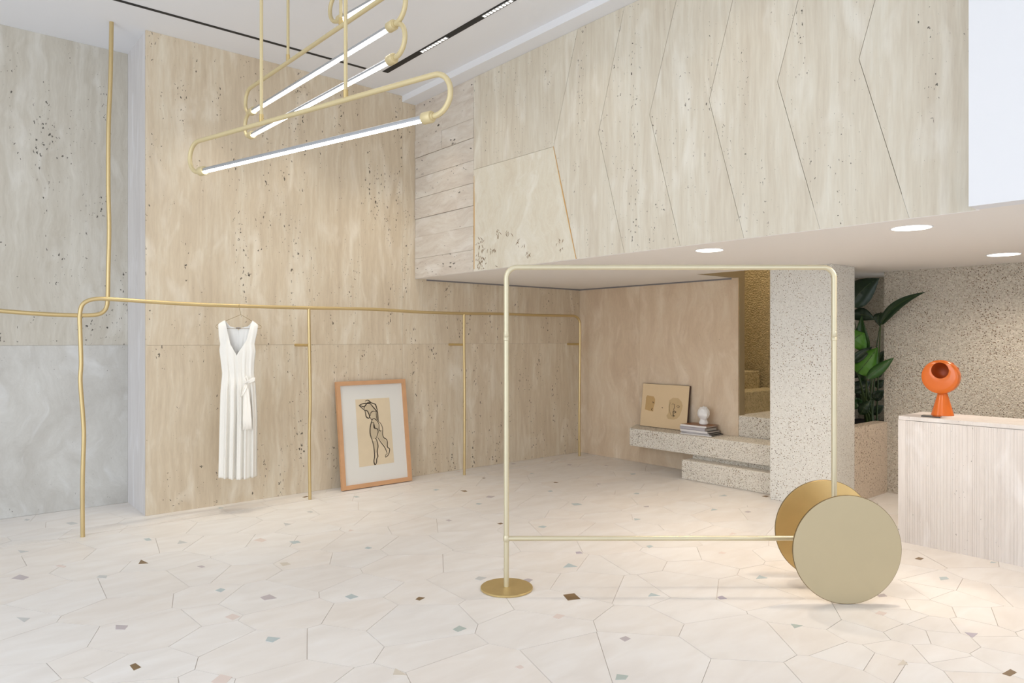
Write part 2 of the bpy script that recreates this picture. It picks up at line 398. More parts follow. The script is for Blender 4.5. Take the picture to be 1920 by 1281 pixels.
for i, (x, y) in enumerate(seeds):
    poly = [(x-.6, y-.6), (x+.6, y-.6), (x+.6, y+.6), (x-.6, y+.6)]
    for j, (a, b) in enumerate(seeds):
        if i == j: continue
        dx, dy = a-x, b-y
        if dx*dx+dy*dy > 1.7: continue
        # slightly shifted bisector makes the pieces less regular
        w = .5+(wts[i]-wts[j])/(2*(dx*dx+dy*dy))
        poly = clip(poly, dx, dy, dx*(x+dx*w)+dy*(y+dy*w))
        if len(poly) < 3: break
    if len(poly) < 3: continue
    # border course next to the left wall
    for part in ((0, 1, 6.229, 1), (0, -1, -6.241, 0)):
        q = clip(poly, part[0], part[1], part[2])
        if len(q) >= 3:
            if part[3] == 0:
                q = clip(q, 0, 1, YA)
            q = clip(q, 1, 0, 7.9)
            q = clip(q, 0, -1, .3)
            if len(q) < 3: continue
            q = shrink(q, .0013)
            if len(q) >= 3:
                ar = abs(sum(q[k][0]*q[(k+1) % len(q)][1]-q[(k+1) % len(q)][0]*q[k][1] for k in range(len(q)))/2)
                if ar > .0015: cells.append((q, ar))
def cell_rank(c):
    q = c[0]; cx = sum(p[0] for p in q)/len(q); cy = sum(p[1] for p in q)/len(q)
    t = max(.5, cx*FX+cy*FY); s = (cx*RX+cy*RY)/t*F
    vis = 1 if (abs(s) < 1000 and t > 2.7 and cy < 7.2 and not (cy > YL and cx > 1.4)) else 1e-3
    return -vis*c[1]/t**3
cells.sort(key=cell_rank)
def stone_geo(q, z=0.0, d=.004):
    return prism(q, 'z', z-d, z)
rest = []
for k, (q, ar) in enumerate(cells):
    g = stone_geo(q, rr.uniform(-.0004, .0004))
    if k < 300: obj('floor_stone', g, M['stone'], floor)
    else: rest.append(g)
if rest:
    o = obj('small_floor_stones', merge(*rest), M['stone'], floor); o['kind'] = 'stuff'
CH_COL = {'br': (126, 100, 66), 'bl': (182, 193, 194), 'gr': (198, 198, 196), 'mv': (190, 180, 182), 'pk': (224, 208, 200), 'pu': (184, 174, 184), 'gn': (178, 188, 182), 'bg': (212, 202, 188)}
for k, c in CH_COL.items(): M['chip_'+k] = plain('stone_chip_'+k, c, .4, noise_amt=.06)
chips = [(50,975,12,'gr'),(135,982,22,'gr'),(277,1012,18,'bl'),(340,1017,25,'gr'),(413,953,12,'bl'),(572,932,13,'br'),(582,960,13,'gr'),(537,983,20,'gr'),(553,1017,22,'bl'),(42,1034,25,'gr'),(267,1054,28,'br'),(377,1063,14,'mv'),(115,1062,22,'pk'),(37,1083,33,'mv'),(192,1082,22,'gr'),(413,1107,20,'bl'),(505,1121,33,'mv'),(42,1161,30,'gr'),(227,1177,28,'mv'),(437,1157,28,'pk'),(510,1199,30,'bl'),(253,1251,27,'br'),(417,1275,46,'pk'),(488,1013,25,'pk'),(533,1058,24,'bg'),
(668,932,13,'bl'),(818,919,12,'bl'),(870,921,15,'br'),(919,932,18,'mv'),(897,945,13,'bl'),(842,976,12,'mv'),(938,982,13,'br'),(657,995,14,'pk'),(690,1028,15,'bl'),(1042,905,11,'br'),(1032,921,10,'bl'),(1081,946,22,'bl'),(1123,908,9,'mv'),(1194,926,13,'bl'),(1212,950,12,'mv'),(1193,974,16,'bl'),(1017,988,16,'bl'),(1218,1025,16,'bl'),(1086,1037,17,'pu'),(1068,1062,32,'bl'),(900,1085,24,'gr'),(989,1089,22,'mv'),(660,1119,25,'bl'),(787,1123,20,'br'),(1073,1120,37,'br'),(1226,1117,27,'bl'),(1047,1156,25,'pk'),(860,1179,27,'gn'),(1172,1198,23,'mv'),(750,1262,36,'bg'),(974,1251,18,'pk'),(1164,1270,29,'gn'),
(1356,930,17,'bl'),(1435,931,14,'br'),(1402,960,14,'mv'),(1338,956,17,'bl'),(1427,1083,26,'bl'),(1354,1121,19,'pu'),(1492,1174,26,'gn'),(1652,1151,22,'pk'),(1654,1117,20,'mv'),(1724,1048,17,'br'),(1770,1085,20,'bl'),(1862,1055,14,'bl'),(1821,1190,27,'pu'),(1692,1243,28,'bg'),(1894,1262,30,'br'),(1354,1037,17,'pk'),(1373,1001,17,'pk'),(1137,873,10,'mv'),(1187,889,11,'bl'),(1102,849,10,'br'),(1015,859,9,'bl'),(962,870,12,'mv'),(997,888,8,'bl'),(1068,872,10,'mv'),(859,884,8,'pk'),(907,897,9,'br')]
for cx, cy, w, col in chips:
    hw = w/2; hh = w*.5*(CH/ (1980/(cy-HY)))*1.05   # as deep as wide on the floor
    n = rr.choice([4, 4, 4, 3]); a0 = rr.uniform(-.5, .5)
    ctr = onz(cx, cy, 0)
    ang = sorted((a0+k*2*PI/n+rr.uniform(-.35, .35)) for k in range(n))
    q = []
    for a in ang:
        rad_ = rr.uniform(.85, 1.1)
        p = onz(cx+hw*rad_*math.cos(a), cy-hh*rad_*math.sin(a), 0); q.append((p.x, p.y))
    obj('stone_chip', prism(q, 'z', -.004, .0012), M['chip_'+col], floor)

# unseen pale floor added behind the mosaic to bounce light upwards
fr_ = [(-3.4, -4), (8.2, -4), (8.2, -.3)]
a_ = Vector((FX, FY)).normalized(); 
rear = [(-3.4, -4), (8.2, -4), (8.2, -.31), (4.2, -.31), (-.5, 3.2), (-.9, 7.1), (-3.4, 7.1)]
struct('floor_bounce', prism(rear, 'z', -.0039, -.0009), plain('bounce_floor_pale', (232, 227, 222), .5, noise_amt=.02))

# ceiling ----------------------------------------------------------------
struct('ceiling', box(-3.4, 4.3, -4, YA+.2, ZC, ZC+.12), M['white'])
struct('ceiling_bulkhead', box(3.985, XM+.1, 1.2, YL, ZB, ZC+.01), M['white'])
# ceiling under the mezzanine, with the stairwell hole
sl = .14
struct('ceiling_mezzanine', merge(box(4.0, 6.07, -4, 1.21, ZS-.001, ZS+sl), box(XM+.004, 6.07, 1.21, YL, ZS-.001, ZS+sl), box(6.07, XB+.12, 4.2, YL+.02, ZS, ZS+sl), box(6.07, 8.0, -4, 3.47, ZS, ZS+sl)), M['soffit'])
# left wall ------------------------------------------------------------
wl = struct('wall_left', merge(box(1.49, 7.0, YL+.02, YL+.5, 0, ZC), box(1.49, 1.6, YL+.02, YA, 0, ZC)), M['grout'])
def yslab(x0, x1, z0, z1, Y, mat, parent, th=.02, g=.0008):
    return obj('stone_slab', box(x0+g, x1-g, Y, Y+th, z0+g, z1-g), mat, parent)
yslab(1.472, 3.99, 0, ZJ, YL, M['trav'], wl); yslab(1.472, 3.99, ZJ, ZC, YL, M['trav'], wl)
yslab(3.99, XB, 0, ZJ, YL, M['trav'], wl); yslab(3.99, XB, ZJ, ZC, YL, M['trav'], wl)
M['trav_side'] = travertine('travertine_side', (206, 202, 202), (216, 213, 213), (224, 222, 222), pits=.05, zs=.06, swirl=.1)  # cool street daylight on the return is put into this grey
obj('side_slab', box(1.472, 1.49, YL+.0208, YA, 0, ZC), M['trav_side'], wl, label='polished slab on the return of the wall, cool daylight in its grey')
# alcove wall
M['trav_alcove_low'] = travertine('travertine_alcove_low', (186, 183, 177), (197, 195, 190), (208, 207, 203), pits=.35, zs=.55, swirl=.8, streak=.2)
wa = struct('wall_alcove', box(-3.4, 1.9, YA+.02, YA+.2, 0, ZC), M['grout'])
for x0, x1 in ((-3.4, -1.1), (-1.1, 1.472)):
    yslab(x0, x1, 0, ZJ, YA, M['trav_alcove_low'], wa); yslab(x0, x1, ZJ, ZC, YA, M['trav_alcove'], wa)
# back wall under the mezzanine
wb = struct('wall_back', box(XB+.02, XB+.12, 4.197, YL+.02, 0, ZS), M['reveal'])
def xslab(y0, y1, z0, z1, X, mat, parent, th=.02, g=.0008, name='stone_slab'):
    return obj(name, box(X, X+th, y0+g, y1-g, z0+g, z1-g), mat, parent)
xslab(4.2, 5.55, 0, ZS, XB, M['trav_back'], wb); xslab(5.55, YL, 0, ZS, XB, M['trav_back'], wb)
M['gapline'] = plain('gap_shade_label_grey', (130, 126, 128), .7)  # one grey for the gap's shade and the dress label
struct('gap_shade_strip', merge(box(XB-.004, XB+.001, 4.28, YL-.001, ZS-.016, ZS-.001), box(XM+.15, XB-.001, YL-.004, YL+.001, ZS-.016, ZS-.001)), M['gapline'])  # grey strip painted for the shade in the recess along the wall tops
# upper (mezzanine) face
wu = struct('wall_upper', box(XM+.022, XM+.12, 1.15, YL, ZS+.0, ZB), M['grout'])
def upoly(pxs, mat, name='stone_slab', g=.0016, th=.022, dx=0):
    q = [onx(x, y, XM) for x, y in pxs]
    q = [(p.y, p.z) for p in q]
    ar = sum(q[k][0]*q[(k+1) % len(q)][1]-q[(k+1) % len(q)][0]*q[k][1] for k in range(len(q)))
    if ar < 0: q = q[::-1]
    # inset (may be slightly concave at the kink, so offset vertex by vertex)
    n = len(q); r = []
    for i in range(n):
        a, b, c = Vector(q[i-1]), Vector(q[i]), Vector(q[(i+1) % n])
        d1 = (b-a).normalized(); d2 = (c-b).normalized()
        n1_ = Vector((-d1.y, d1.x)); n2_ = Vector((-d2.y, d2.x)); nn = (n1_+n2_)
        nn = nn/max(.3, nn.length_squared)*2 if nn.length > 1e-4 else n1_
        r.append((b.x+nn.x*g, b.y+nn.y*g))
    return obj(name, prism(r, 'x', XM+dx, XM+th), mat, wu)
def topy(x): return HY-(ZB-CH)*F/(XM/ray(x, 0).x)
def boty(x): return HY-(ZS-CH)*F/(XM/ray(x, 0).x)
def ext(x0, y0, x1, y1, top):
    """extend the line (x1,y1)->(x0,y0) until it meets the top/bottom edge"""
    f = topy if top else boty
    lo, hi = 0, 3.
    for _ in range(60):
        m = (lo+hi)/2; x = x1+(x0-x1)*m; y = y1+(y0-y1)*m
        above = y < f(x)
        if top:
            if above: hi = m
            else: lo = m
        else:
            if y > f(x): hi = m
            else: lo = m
    return (x, y)
zig = [((1070, 120), (1038, 275), (1081, 487)), ((1148.6, 120), (1122, 249), (1160, 425.6)), ((1268, 0), (1218, 215), (1276, 463)), ((1374, 0), (1329.7, 188), (1390.8, 430)), ((1496.5, 0), (1457.9, 152.7), (1537.7, 430)), ((1640.8, 0), (1610.6, 110.7), (1706.9, 414.5))]
Z3 = []
for a, b, c in zig: Z3.append((ext(a[0], a[1], b[0], b[1], True), b, ext(c[0], c[1], b[0], b[1], False)))
xk = 888.
t0 = Z3[0]
upoly([(xk, topy(xk)), t0[0], t0[1], (xk, 318.5)], M['trav_upper'])
upoly([(xk, 318.5), t0[1], t0[2], (xk, boty(xk))], M['trav_pale'], g=.002, dx=-.003)
for a, b in zip(Z3[:-1], Z3[1:]):
    upoly([a[0], b[0], b[1], b[2], a[2], a[1]], M['trav_upper'])
a = Z3[-1]; xe = 1830.
upoly([a[0], (xe, topy(xe)), (xe, boty(xe)), a[2], a[1]], M['trav_upper'])
# ochre resin lines and dark natural cavities in the pale slab
M['ochre'] = plain('ochre_resin', (206, 164, 104), .6, noise_amt=.1)
M['cavity'] = plain('cavity_brown', (132, 104, 70), .9, noise_amt=.3)
def uline(pts, w, mat, name, dx=-.0045):
    P = [onx(x, y, XM) for x, y in pts]; V = []; Fs = []
    for i, p in enumerate(P):
        a = P[max(0, i-1)]; b = P[min(len(P)-1, i+1)]; d = (b-a).normalized(); nn = Vector((0, -d.z, d.y))
        ww = w[i] if isinstance(w, (list, tuple)) else w
        for s in (-1, 1):
            for q in (dx, dx+.003): V.append(Vector((XM+q, p.y, p.z))+nn*s*ww/2)
    for i in range(len(P)-1):
        k = 4*i; Fs += [(k, k+4, k+6, k+2), (k+1, k+3, k+7, k+5), (k, k+1, k+5, k+4), (k+2, k+6, k+7, k+3)]
    Fs += [(0, 2, 3, 1), (4*len(P)-4, 4*len(P)-3, 4*len(P)-1, 4*len(P)-2)]
    return V, Fs
obj('resin_line', uline([t0[1], (1058, 374), t0[2]], [.004, .011, .006], M['ochre'], ''), M['ochre'], wu)
obj('resin_line', uline([(889.5, 330), (889.5, 400), (889.5, 505)], [.004, .016, .01], M['ochre'], ''), M['ochre'], wu)
cv = []
rc = random.Random(5)
for (x0, y0, x1, y1, n) in ((893, 445, 908, 508, 40), (903, 466, 932, 500, 14), (931, 430, 939, 446, 8), (949, 436, 962, 444, 6), (968, 450, 985, 468, 8), (984, 470, 996, 492, 8), (1042, 450, 1060, 476, 7)):
    for k in range(n):
        x = rc.uniform(x0, x1); y = rc.uniform(y0, y1); l = rc.uniform(3, 9); a = rc.uniform(.8, 2.3)
        pts = [(x+math.cos(a)*l*s+rc.uniform(-1, 1), y+math.sin(a)*l*s) for s in (-.5, 0, .5)]
        pts = [(max(893, p[0]), min(p[1], boty(p[0])-3)) for p in pts]
        cv.append(uline(pts, [.001, rc.uniform(.003, .008), .001], None, ''))
o = obj('cavity_veins', merge(*cv), M['cavity'], wu, label='brown natural cavities in the lower slab'); o['kind'] = 'stuff'
# stack of rough blocks forming the column left of it
rows = [2.16, 2.373, 2.606, 2.804, 3.026, 3.25, 3.468, 3.66, 3.86, 4.055]
yk = onx(xk, 400, XM).y
for i in range(len(rows)-1):
    z0, z1 = rows[i], rows[i+1]
    ys = [yk, YL-.004]
    if i in (6, 7): ys = [yk, 6.04, YL-.004]
    if i == 2: ys = [yk, 5.9, YL-.004]
    for a, b in zip(ys[:-1], ys[1:]):
        g = .0025 if i in (3, 4, 6) else .0012
        pr = rc.uniform(-.006, .003)
        obj('stone_block', box(XM+pr, XM+.022, a+.0025, b-.001, z0+g, z1-g), M['trav_block'], wu)
# plain white upper wall at the right
struct('wall_upper_white', box(3.985, 4.11, -4, 1.21, ZS-.002, ZC), M['white'])
struct('wall_right', box(XR, XR+.12, -4, 2.93, 0, ZS), M['stip_wall'])
# hidden rear of the mezzanine and stairwell shell
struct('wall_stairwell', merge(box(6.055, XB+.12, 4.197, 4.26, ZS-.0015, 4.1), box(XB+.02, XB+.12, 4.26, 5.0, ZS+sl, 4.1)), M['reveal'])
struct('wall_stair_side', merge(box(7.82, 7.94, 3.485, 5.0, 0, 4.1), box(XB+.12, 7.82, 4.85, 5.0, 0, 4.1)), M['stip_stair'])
struct('stairwell_light_stop', merge(box(6.0, 6.06, 3.41, 4.25, ZS+sl, 4.1), box(6.06, 7.82, 3.41, 3.47, ZS+sl, 4.1)), M['reveal'])  # added unseen walls, keep the stairwell light from leaking into the mezzanine
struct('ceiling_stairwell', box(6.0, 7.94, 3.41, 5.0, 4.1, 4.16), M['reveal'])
# pillar -----------------------------------------------------------------
YP0, YP1 = 2.9, 3.485
XP0, XP1 = 6.1, 6.545
struct('pillar', bevel_box(XP0, XP1, YP0, YP1, 0, ZS, .006, 2), M['stip_pillar'])
M['stip_tan'] = stipple('pebble_dash_tan', (224, 208, 190), (160, 130, 104), (206, 190, 172), scale=62, thr=.4, bump=.5, bscale=110)
struct('wall_planter', merge(box(XP1, XR+.02, YP0, YP0+.12, 0, .69), box(XP1, 7.82, YP0+.12, YP1, 0, .6)), [M['stip_tan']])
struct('wall_niche', merge(box(XP1, 7.82, YP1-.06, YP1-.005, .6, ZS), box(7.82, 7.94, 2.8, YP1-.001, 0, ZS)), M['stip_wall'])
# stairs -----------------------------------------------------------------
st = struct_root('stairs')
def rough(bm, amt=.004, cuts=0):
    return bm
obj('step', bevel_box(6.27, 6.7, YP1, 4.61, 0, .205, .012), M['stip_step'], st)
obj('step', bevel_box(6.72, 7.82, 3.49, 4.255, 0, .68, .01), M['stip_step'], st)
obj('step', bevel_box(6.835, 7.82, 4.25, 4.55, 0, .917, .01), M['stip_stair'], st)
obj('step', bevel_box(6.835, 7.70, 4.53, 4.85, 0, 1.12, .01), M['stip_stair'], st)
# bench / second step
bq = [(6.36, YP1), (6.71, YP1), (6.71, 5.60), (6.36, 5.41)]
bm = bmesh.new(); v, f = prism(bq, 'z', .255, .46)
vv = [bm.verts.new(p) for p in v]
for q in f: bm.faces.new([vv[i] for i in q])
bmesh.ops.bevel(bm, geom=bm.edges[:], offset=.012, segments=2, affect='EDGES', profile=.6)
bench = obj('stone_bench', bm, M['stip_step'], base=(6.5, 4.6, .255)); tag(bench, 'long floating pebble-dash bench slab under the tan board, carrying the books', 'bench')
obj('step_riser', box(6.43, 6.70, YP1, 4.58, .2, .262), M['stip_step'], st)
# stairwell lamp
area('stairwell_lamp', (7.3, 3.9, 3.9), (7.3, 4.1, .5), .6, .5, 24, (1, .88, .70))

# ------------------------------------------------------------------ counter
XC = 5.557; YC = 2.146; ZT = .931
ct = thing('reception_counter', 'pale travertine reception counter with fine vertical grooves at the right', 'counter', (XC+.23, YC-1.5, 0))
obj('counter_top', bevel_box(XC+.004, XC+.465, YC-3.6, YC, ZT-.03, ZT, .002, 1), M['trav_counter'], ct)
obj('end_panel', box(XC, XC+.46, YC-.052, YC, 0, ZT-.031), M['trav_counter'], ct)
# fluted front: one strip with irregular fine grooves
pts = []; y = YC-.053; rf = random.Random(3)
prof = [(XC+.03, y)]
while y > YC-3.6:
    w = rf.choice([.009, .012, .016, .020, .028]); g = rf.choice([.0015, .0025, .0015])
    d = rf.choice([0, 0, .0006])
    prof += [(XC+d, y), (XC+d, y-w), (XC+d+.0016, y-w-.0004), (XC+d+.0016, y-w-g)]
    y -= w+g
prof.append((XC+.03, y))
n = len(prof); V = [(a, b, 0) for a, b in prof]+[(a, b, ZT-.031) for a, b in prof]
Fs = [(i, i+1, i+1+n, i+n) for i in range(n-1)]
obj('fluted_front', (V, Fs), M['trav_counter'], ct)
obj('carcass', box(XC+.03, XC+.44, YC-3.6, YC-.054, 0, ZT-.032), M['grout'], ct)

# ------------------------------------------------------------------ clothes rail along the left wall
RR = .0155
Q = lambda L, Y: [ony(x, y, Y) for x, y in L]
rail = thing('clothes_rail', 'long wavy brass clothes rail on four posts in front of the stone wall', 'clothes rail', (2.8, 6.25, 0))
front_post = Q([(155, 1006.5), (154.5, 942), (155, 886), (157, 818), (155, 775), (150.5, 715), (152, 680), (150, 620), (149.5, 592), (153.5, 573), (165, 564), (183, 560.5)], 6.178)
front_post[0].z = 0
bar_pts = [((215, 561.5), 6.18), ((340, 569.5), 6.2), ((450, 574), 6.215), ((580, 577.5), 6.25), ((700, 580), 6.262), ((780, 585), 6.27), ((870, 588), 6.278), ((935, 588.5), 6.29), ((1000, 591), 6.31), ((1060, 592), 6.34), ((1078, 593), 6.35), ((1086, 601), 6.35), ((1087.5, 620), 6.35), ((1087, 700), 6.35), ((1086, 800), 6.35), ((1086.5, 855), 6.35)]
bar = [ony(p[0][0], p[0][1], p[1]) for p in bar_pts]; bar[-1].z = 0
obj('bent_bar', tube(catmull(front_post+bar, 5), RR, 14), M['brass'], rail, sm=True)
for L, Y in (([(579, 579), (580, 650), (581.5, 750), (580, 830), (581, 937)], 6.25), ([(870, 589), (870, 650), (871, 750), (870.5, 891)], 6.278)):
    P = Q(L, Y); P[-1].z = 0
    obj('post', tube(catmull(P, 5), RR*.93, 14), M['brass'], rail, sm=True)
for L, Y in (((579.5, 647.5), 6.25), ((870, 646.5), 6.278), ((1086, 645.5), 6.35)):
    p = ony(L[0], L[1], Y)
    obj('wall_bracket', tube([p+Vector((0, .012, 0)), Vector((p.x, YL, p.z))], RR*.85, 12), M['brass_plate'], rail, sm=True)
# ceiling-hung rail in the alcove
hr = thing('hanging_rail', 'brass rail hanging from the ceiling on one rod, running off to the left edge', 'clothes rail', (1.2, 6.58, ZC))
P = Q([(209, 41), (207, 150), (203.5, 235), (203, 350), (204.5, 430), (203, 500), (202, 555), (200, 575), (192, 586), (178, 590.5), (150, 591.5), (100, 590), (50, 587), (0, 583), (-60, 577), (-140, 568)], 6.58)
P[0].z = ZC
obj('bent_rod', tube(catmull(P, 5), RR*1.08, 14), M['brass'], hr, sm=True)

# ------------------------------------------------------------------ dress on hanger
dsc = 6.127/F/3.657
hx, hy = 380, 560
hp = ony(448.5, 574, 6.215)              # where the hook meets the rail
Rv = Vector((RX, RY, 0)); Fv = Vector((FX, FY, 0))
wdir = (Rv*.97+Fv*.24).normalized(); ddir = Vector((-wdir.y, wdir.x, 0))
def dp(x, y, d=0):
    """dress crop coordinates -> world"""
    return Vector((hp.x, hp.y, 0))+wdir*((x-252)*dsc)+ddir*d+Vector((0, 0, 1))*(CH+(HY-(hy+y/3.657))*6.127/F)
ztop_rail = dp(252, 0).z
hanger = thing('wire_hanger', 'thin brass wire hanger holding the white dress', 'hanger', tuple(dp(258, 105)))
zc_ = hp.z
hk = []
rr_h = RR+.003
for k in range(13):
    a = math.radians(200-k*20)
    hk.append(Vector((hp.x, hp.y, zc_))+ddir*(rr_h*math.cos(a))*1.0+Vector((0, 0, rr_h*math.sin(a))))
hk += [Vector((hp.x, hp.y, zc_))+ddir*rr_h*.8+Vector((0, 0, -.025)), dp(262, 110, 0)+Vector((0, 0, .012)), dp(262, 110, 0)]
obj('hook', tube(hk, .0016, 8), M['hang'], hanger, sm=True)
lp = [dp(262, 110), dp(125, 172), dp(106, 182), dp(101, 192), dp(106, 203), dp(120, 206), dp(245, 207), dp(375, 206), dp(392, 203), dp(396, 192), dp(390, 184), dp(372, 176), dp(262, 110)]
obj('wire_frame', tube(lp, .0016, 8), M['hang'], hanger, sm=True)

dress = thing('white_dress', 'long sleeveless ivory dress with V neck and side sash hanging from the rail', 'dress', tuple(dp(245, 1225)))
def interp(tab, y):
    if y <= tab[0][0]: return tab[0][1]
    for (a, va), (b, vb) in zip(tab[:-1], tab[1:]):
        if y <= b: t = (y-a)/(b-a); return va+(vb-va)*t
    return tab[-1][1]
Lx = [(150, 158), (160, 140), (175, 118), (260, 122), (310, 131), (350, 125), (380, 128), (420, 133), (510, 143), (540, 141), (650, 132), (900, 126), (1220, 120)]
Rx = [(150, 338), (160, 350), (180, 376), (240, 366), (310, 351), (345, 356), (362, 359), (400, 354), (450, 349), (520, 347), (600, 358), (800, 368), (1230, 366)]
NL = [(150, 160), (175, 168), (310, 197), (385, 238)]; NR = [(150, 338), (175, 328), (290, 300), (385, 240)]
Yv = 385
def depthf(y): return interp([(150, .004), (200, .022), (350, .035), (520, .03), (600, .045), (900, .065), (1230, .08)], y)
def pleat(s, y, ph=0):
    amp = interp([(150, .0), (260, .002), (500, .0055), (540, .006), (620, .013), (900, .020), (1230, .022)], y)
    return amp*(math.sin(s*17+ph+.3*math.sin(y*.004))+.55*math.sin(s*31+1.3+ph))
NC = 56
rowsY = [150+ (1225-150)*(k/80) for k in range(81)]
def sheet(front):
    V = []; Fs = []
    sgn = -1 if front else 1
    for half in (0, 1):
        base = len(V)
        for y in rowsY:
            l = interp(Lx, y); r = interp(Rx, y)
            if front:
                nl = interp(NL, y) if y < Yv else 239; nr = interp(NR, y) if y < Yv else 239
            else:
                nb = [(150, 162), (175, 178), (200, 200), (205, 246)]; nb2 = [(150, 338), (175, 322), (195, 300), (205, 246)]
                nl = interp(nb, y) if y < 205 else 246; nr = interp(nb2, y) if y < 205 else 246
            a, b = (l, nl) if half == 0 else (nr, r)
            if a > b: a = b = (a+b)/2
            for c in range(NC//2+1):
                x = a+(b-a)*c/(NC//2)
                s = (x-(l+r)/2)/((r-l)/2); s = max(-1, min(1, s))
                d = depthf(y)*math.sqrt(max(0, 1-s*s*.96))
                d += pleat(s, y, 0 if front else 2)*(1-abs(s)**6)
                yy = y
                if y > 1180: yy = y+5*math.sin(s*3+1)
                V.append(dp(x, yy, sgn*d))
        w = NC//2+1
        for i in range(len(rowsY)-1):
            for c in range(w-1):
                k = base+i*w+c; Fs.append((k, k+1, k+w+1, k+w))
    return V, Fs
def solid(o, th):
    md = o.modifiers.new('thickness', 'SOLIDIFY'); md.thickness = th; md.offset = 0
# hp.x: ddir points away from the camera
o = obj('front_panel', sheet(True), M['cloth'], dress, sm=True, ang=180); solid(o, .0015)
o = obj('back_panel', sheet(False), M['cloth_in'], dress, sm=True, ang=180); solid(o, .0015)
def ribbon(pts, ws, d, th=.004, fold=0):
    V = []; Fs = []; n = 6
    for i, (x, y) in enumerate(pts):
        a = pts[max(0, i-1)]; b = pts[min(len(pts)-1, i+1)]; dx, dy = b[0]-a[0], b[1]-a[1]; l = math.hypot(dx, dy)
        nx, ny = -dy/l, dx/l
        for k in range(n+1):
            s = (k/n-.5)*ws[i]; V.append(dp(x+nx*s, y+ny*s, d[i] if isinstance(d, (list, tuple)) else d)+ddir*(-.003*math.cos(k/n*PI*fold)))
    for i in range(len(pts)-1):
        for k in range(n): q = i*(n+1)+k; Fs.append((q, q+1, q+n+2, q+n+1))
    return V, Fs
sh = obj('sash', ribbon([(300, 585), (304, 640), (308, 740), (311, 830), (312, 893)], [20, 34, 50, 58, 60], [-.052, -.062, -.072, -.078, -.08], fold=4), M['sash'], dress, sm=True, label='long hanging tail of the side sash'); solid(sh, .003)
o = obj('sash_end', ribbon([(305, 585), (295, 615), (283, 645), (270, 672)], [16, 22, 16, 4], [-.056, -.062, -.066, -.068], fold=2), M['sash'], dress, sm=True); solid(o, .003)
o = obj('bow_loop', ribbon([(305, 575), (325, 560), (345, 548), (357, 543), (352, 560), (330, 570), (308, 576)], [8, 14, 16, 10, 14, 12, 8], -.058), M['sash'], dress, sm=True); solid(o, .004)
o = obj('bow_loop', ribbon([(308, 575), (298, 560), (292, 545), (302, 532), (312, 550), (312, 572)], [8, 12, 12, 10, 10, 8], -.056), M['sash'], dress, sm=True); solid(o, .004)
o = obj('waistband', ribbon([(280, 572), (305, 574), (330, 571), (352, 568)], [8, 12, 12, 10], [-.045, -.052, -.045, -.02]), M['sash'], dress, sm=True); solid(o, .004)
o = obj('neck_label', ribbon([(230, 203), (260, 203)], [9, 9], .012), M['gapline'], dress, label='small grey woven neck label'); solid(o, .001)

# ------------------------------------------------------------------ framed drawing leaning on the wall
def homog(src):
    """square (0..1)^2 -> quad src; returns inverse mapping pixel->uv by iteration"""
    (x0, y0), (x1, y1), (x2, y2), (x3, y3) = src   # TL TR BR BL
    dx1 = x1-x2; dx2 = x3-x2; dx3 = x0-x1+x2-x3; dy1 = y1-y2; dy2 = y3-y2; dy3 = y0-y1+y2-y3
    den = dx1*dy2-dx2*dy1; g = (dx3*dy2-dx2*dy3)/den; h = (dx1*dy3-dx3*dy1)/den
    Hm = Matrix(((x1-x0+g*x1, x3-x0+h*x3, x0), (y1-y0+g*y1, y3-y0+h*y3, y0), (g, h, 1)))
    Hi = Hm.inverted()
    def f(x, y):
        v = Hi @ Vector((x, y, 1)); return v.x/v.z, v.y/v.z
    return f
class Plane:
    """thin panel with origin bottom-left, axes u (right), v (up), n (towards the room)"""
    def __init__(s, bl, u, v, w, h): s.o = Vector(bl); s.u = u.normalized(); s.v = v.normalized(); s.n = s.u.cross(s.v).normalized(); s.w = w; s.h = h
    def p(s, u, v, n=0): return s.o+s.u*(u*s.w)+s.v*((1-v)*s.h)+s.n*n
    def box(s, u0, u1, v0, v1, n0, n1):
        V = [s.p(u, v, n) for u in (u0, u1) for v in (v0, v1) for n in (n0, n1)]
        return V, box(0, 1, 0, 1, 0, 1)[1]
    def poly(s, pts, n0, n1):
        k = len(pts); V = [s.p(u, v, n0) for u, v in pts]+[s.p(u, v, n1) for u, v in pts]
        return V, [tuple(range(k)), tuple(range(2*k-1, k-1, -1))]+[(i, (i+1) % k, (i+1) % k+k, i+k) for i in range(k)]
    def stroke(s, pts, w, n0, n1):
        P = [Vector((u*s.w, v*s.h)) for u, v in pts]
        # smooth
        Q_ = catmull([Vector((p.x, p.y, 0)) for p in P], 4); V = []; Fs = []
        for i, p in enumerate(Q_):
            a = Q_[max(0, i-1)]; b = Q_[min(len(Q_)-1, i+1)]; d = (b-a)
            if d.length < 1e-7: d = Vector((1, 0, 0))
            d.normalize(); nn = Vector((-d.y, d.x, 0)); ww = w*(.55+.45*math.sin(PI*(i+.5)/len(Q_)))
            for sg in (-1, 1):
                q = p+nn*sg*ww/2
                for n in (n0, n1): V.append(s.p(q.x/s.w, q.y/s.h, n))
        for i in range(len(Q_)-1):
            k = 4*i; Fs += [(k, k+4, k+6, k+2), (k+1, k+3, k+7, k+5), (k, k+1, k+5, k+4), (k+2, k+6, k+7, k+3)]
        return V, Fs
BL = onz(640, 921, 0); BR = onz(770, 902, 0)
BL = Vector((3.184, 6.385, 0)); w_ = .80; h_ = 1.075
lean = math.asin((YL-.034-6.385)/h_)
pl = Plane(BL+Vector((0, 0, .004)), Vector((1, 0, 0)), Vector((0, math.sin(lean), math.cos(lean))), w_, h_)
pl.n = Vector((0, -math.cos(lean), math.sin(lean)))
pf = thing('framed_drawing', 'oak framed charcoal figure drawing leaning on the stone wall', 'picture', tuple(BL+Vector((.4, 0, 0))))
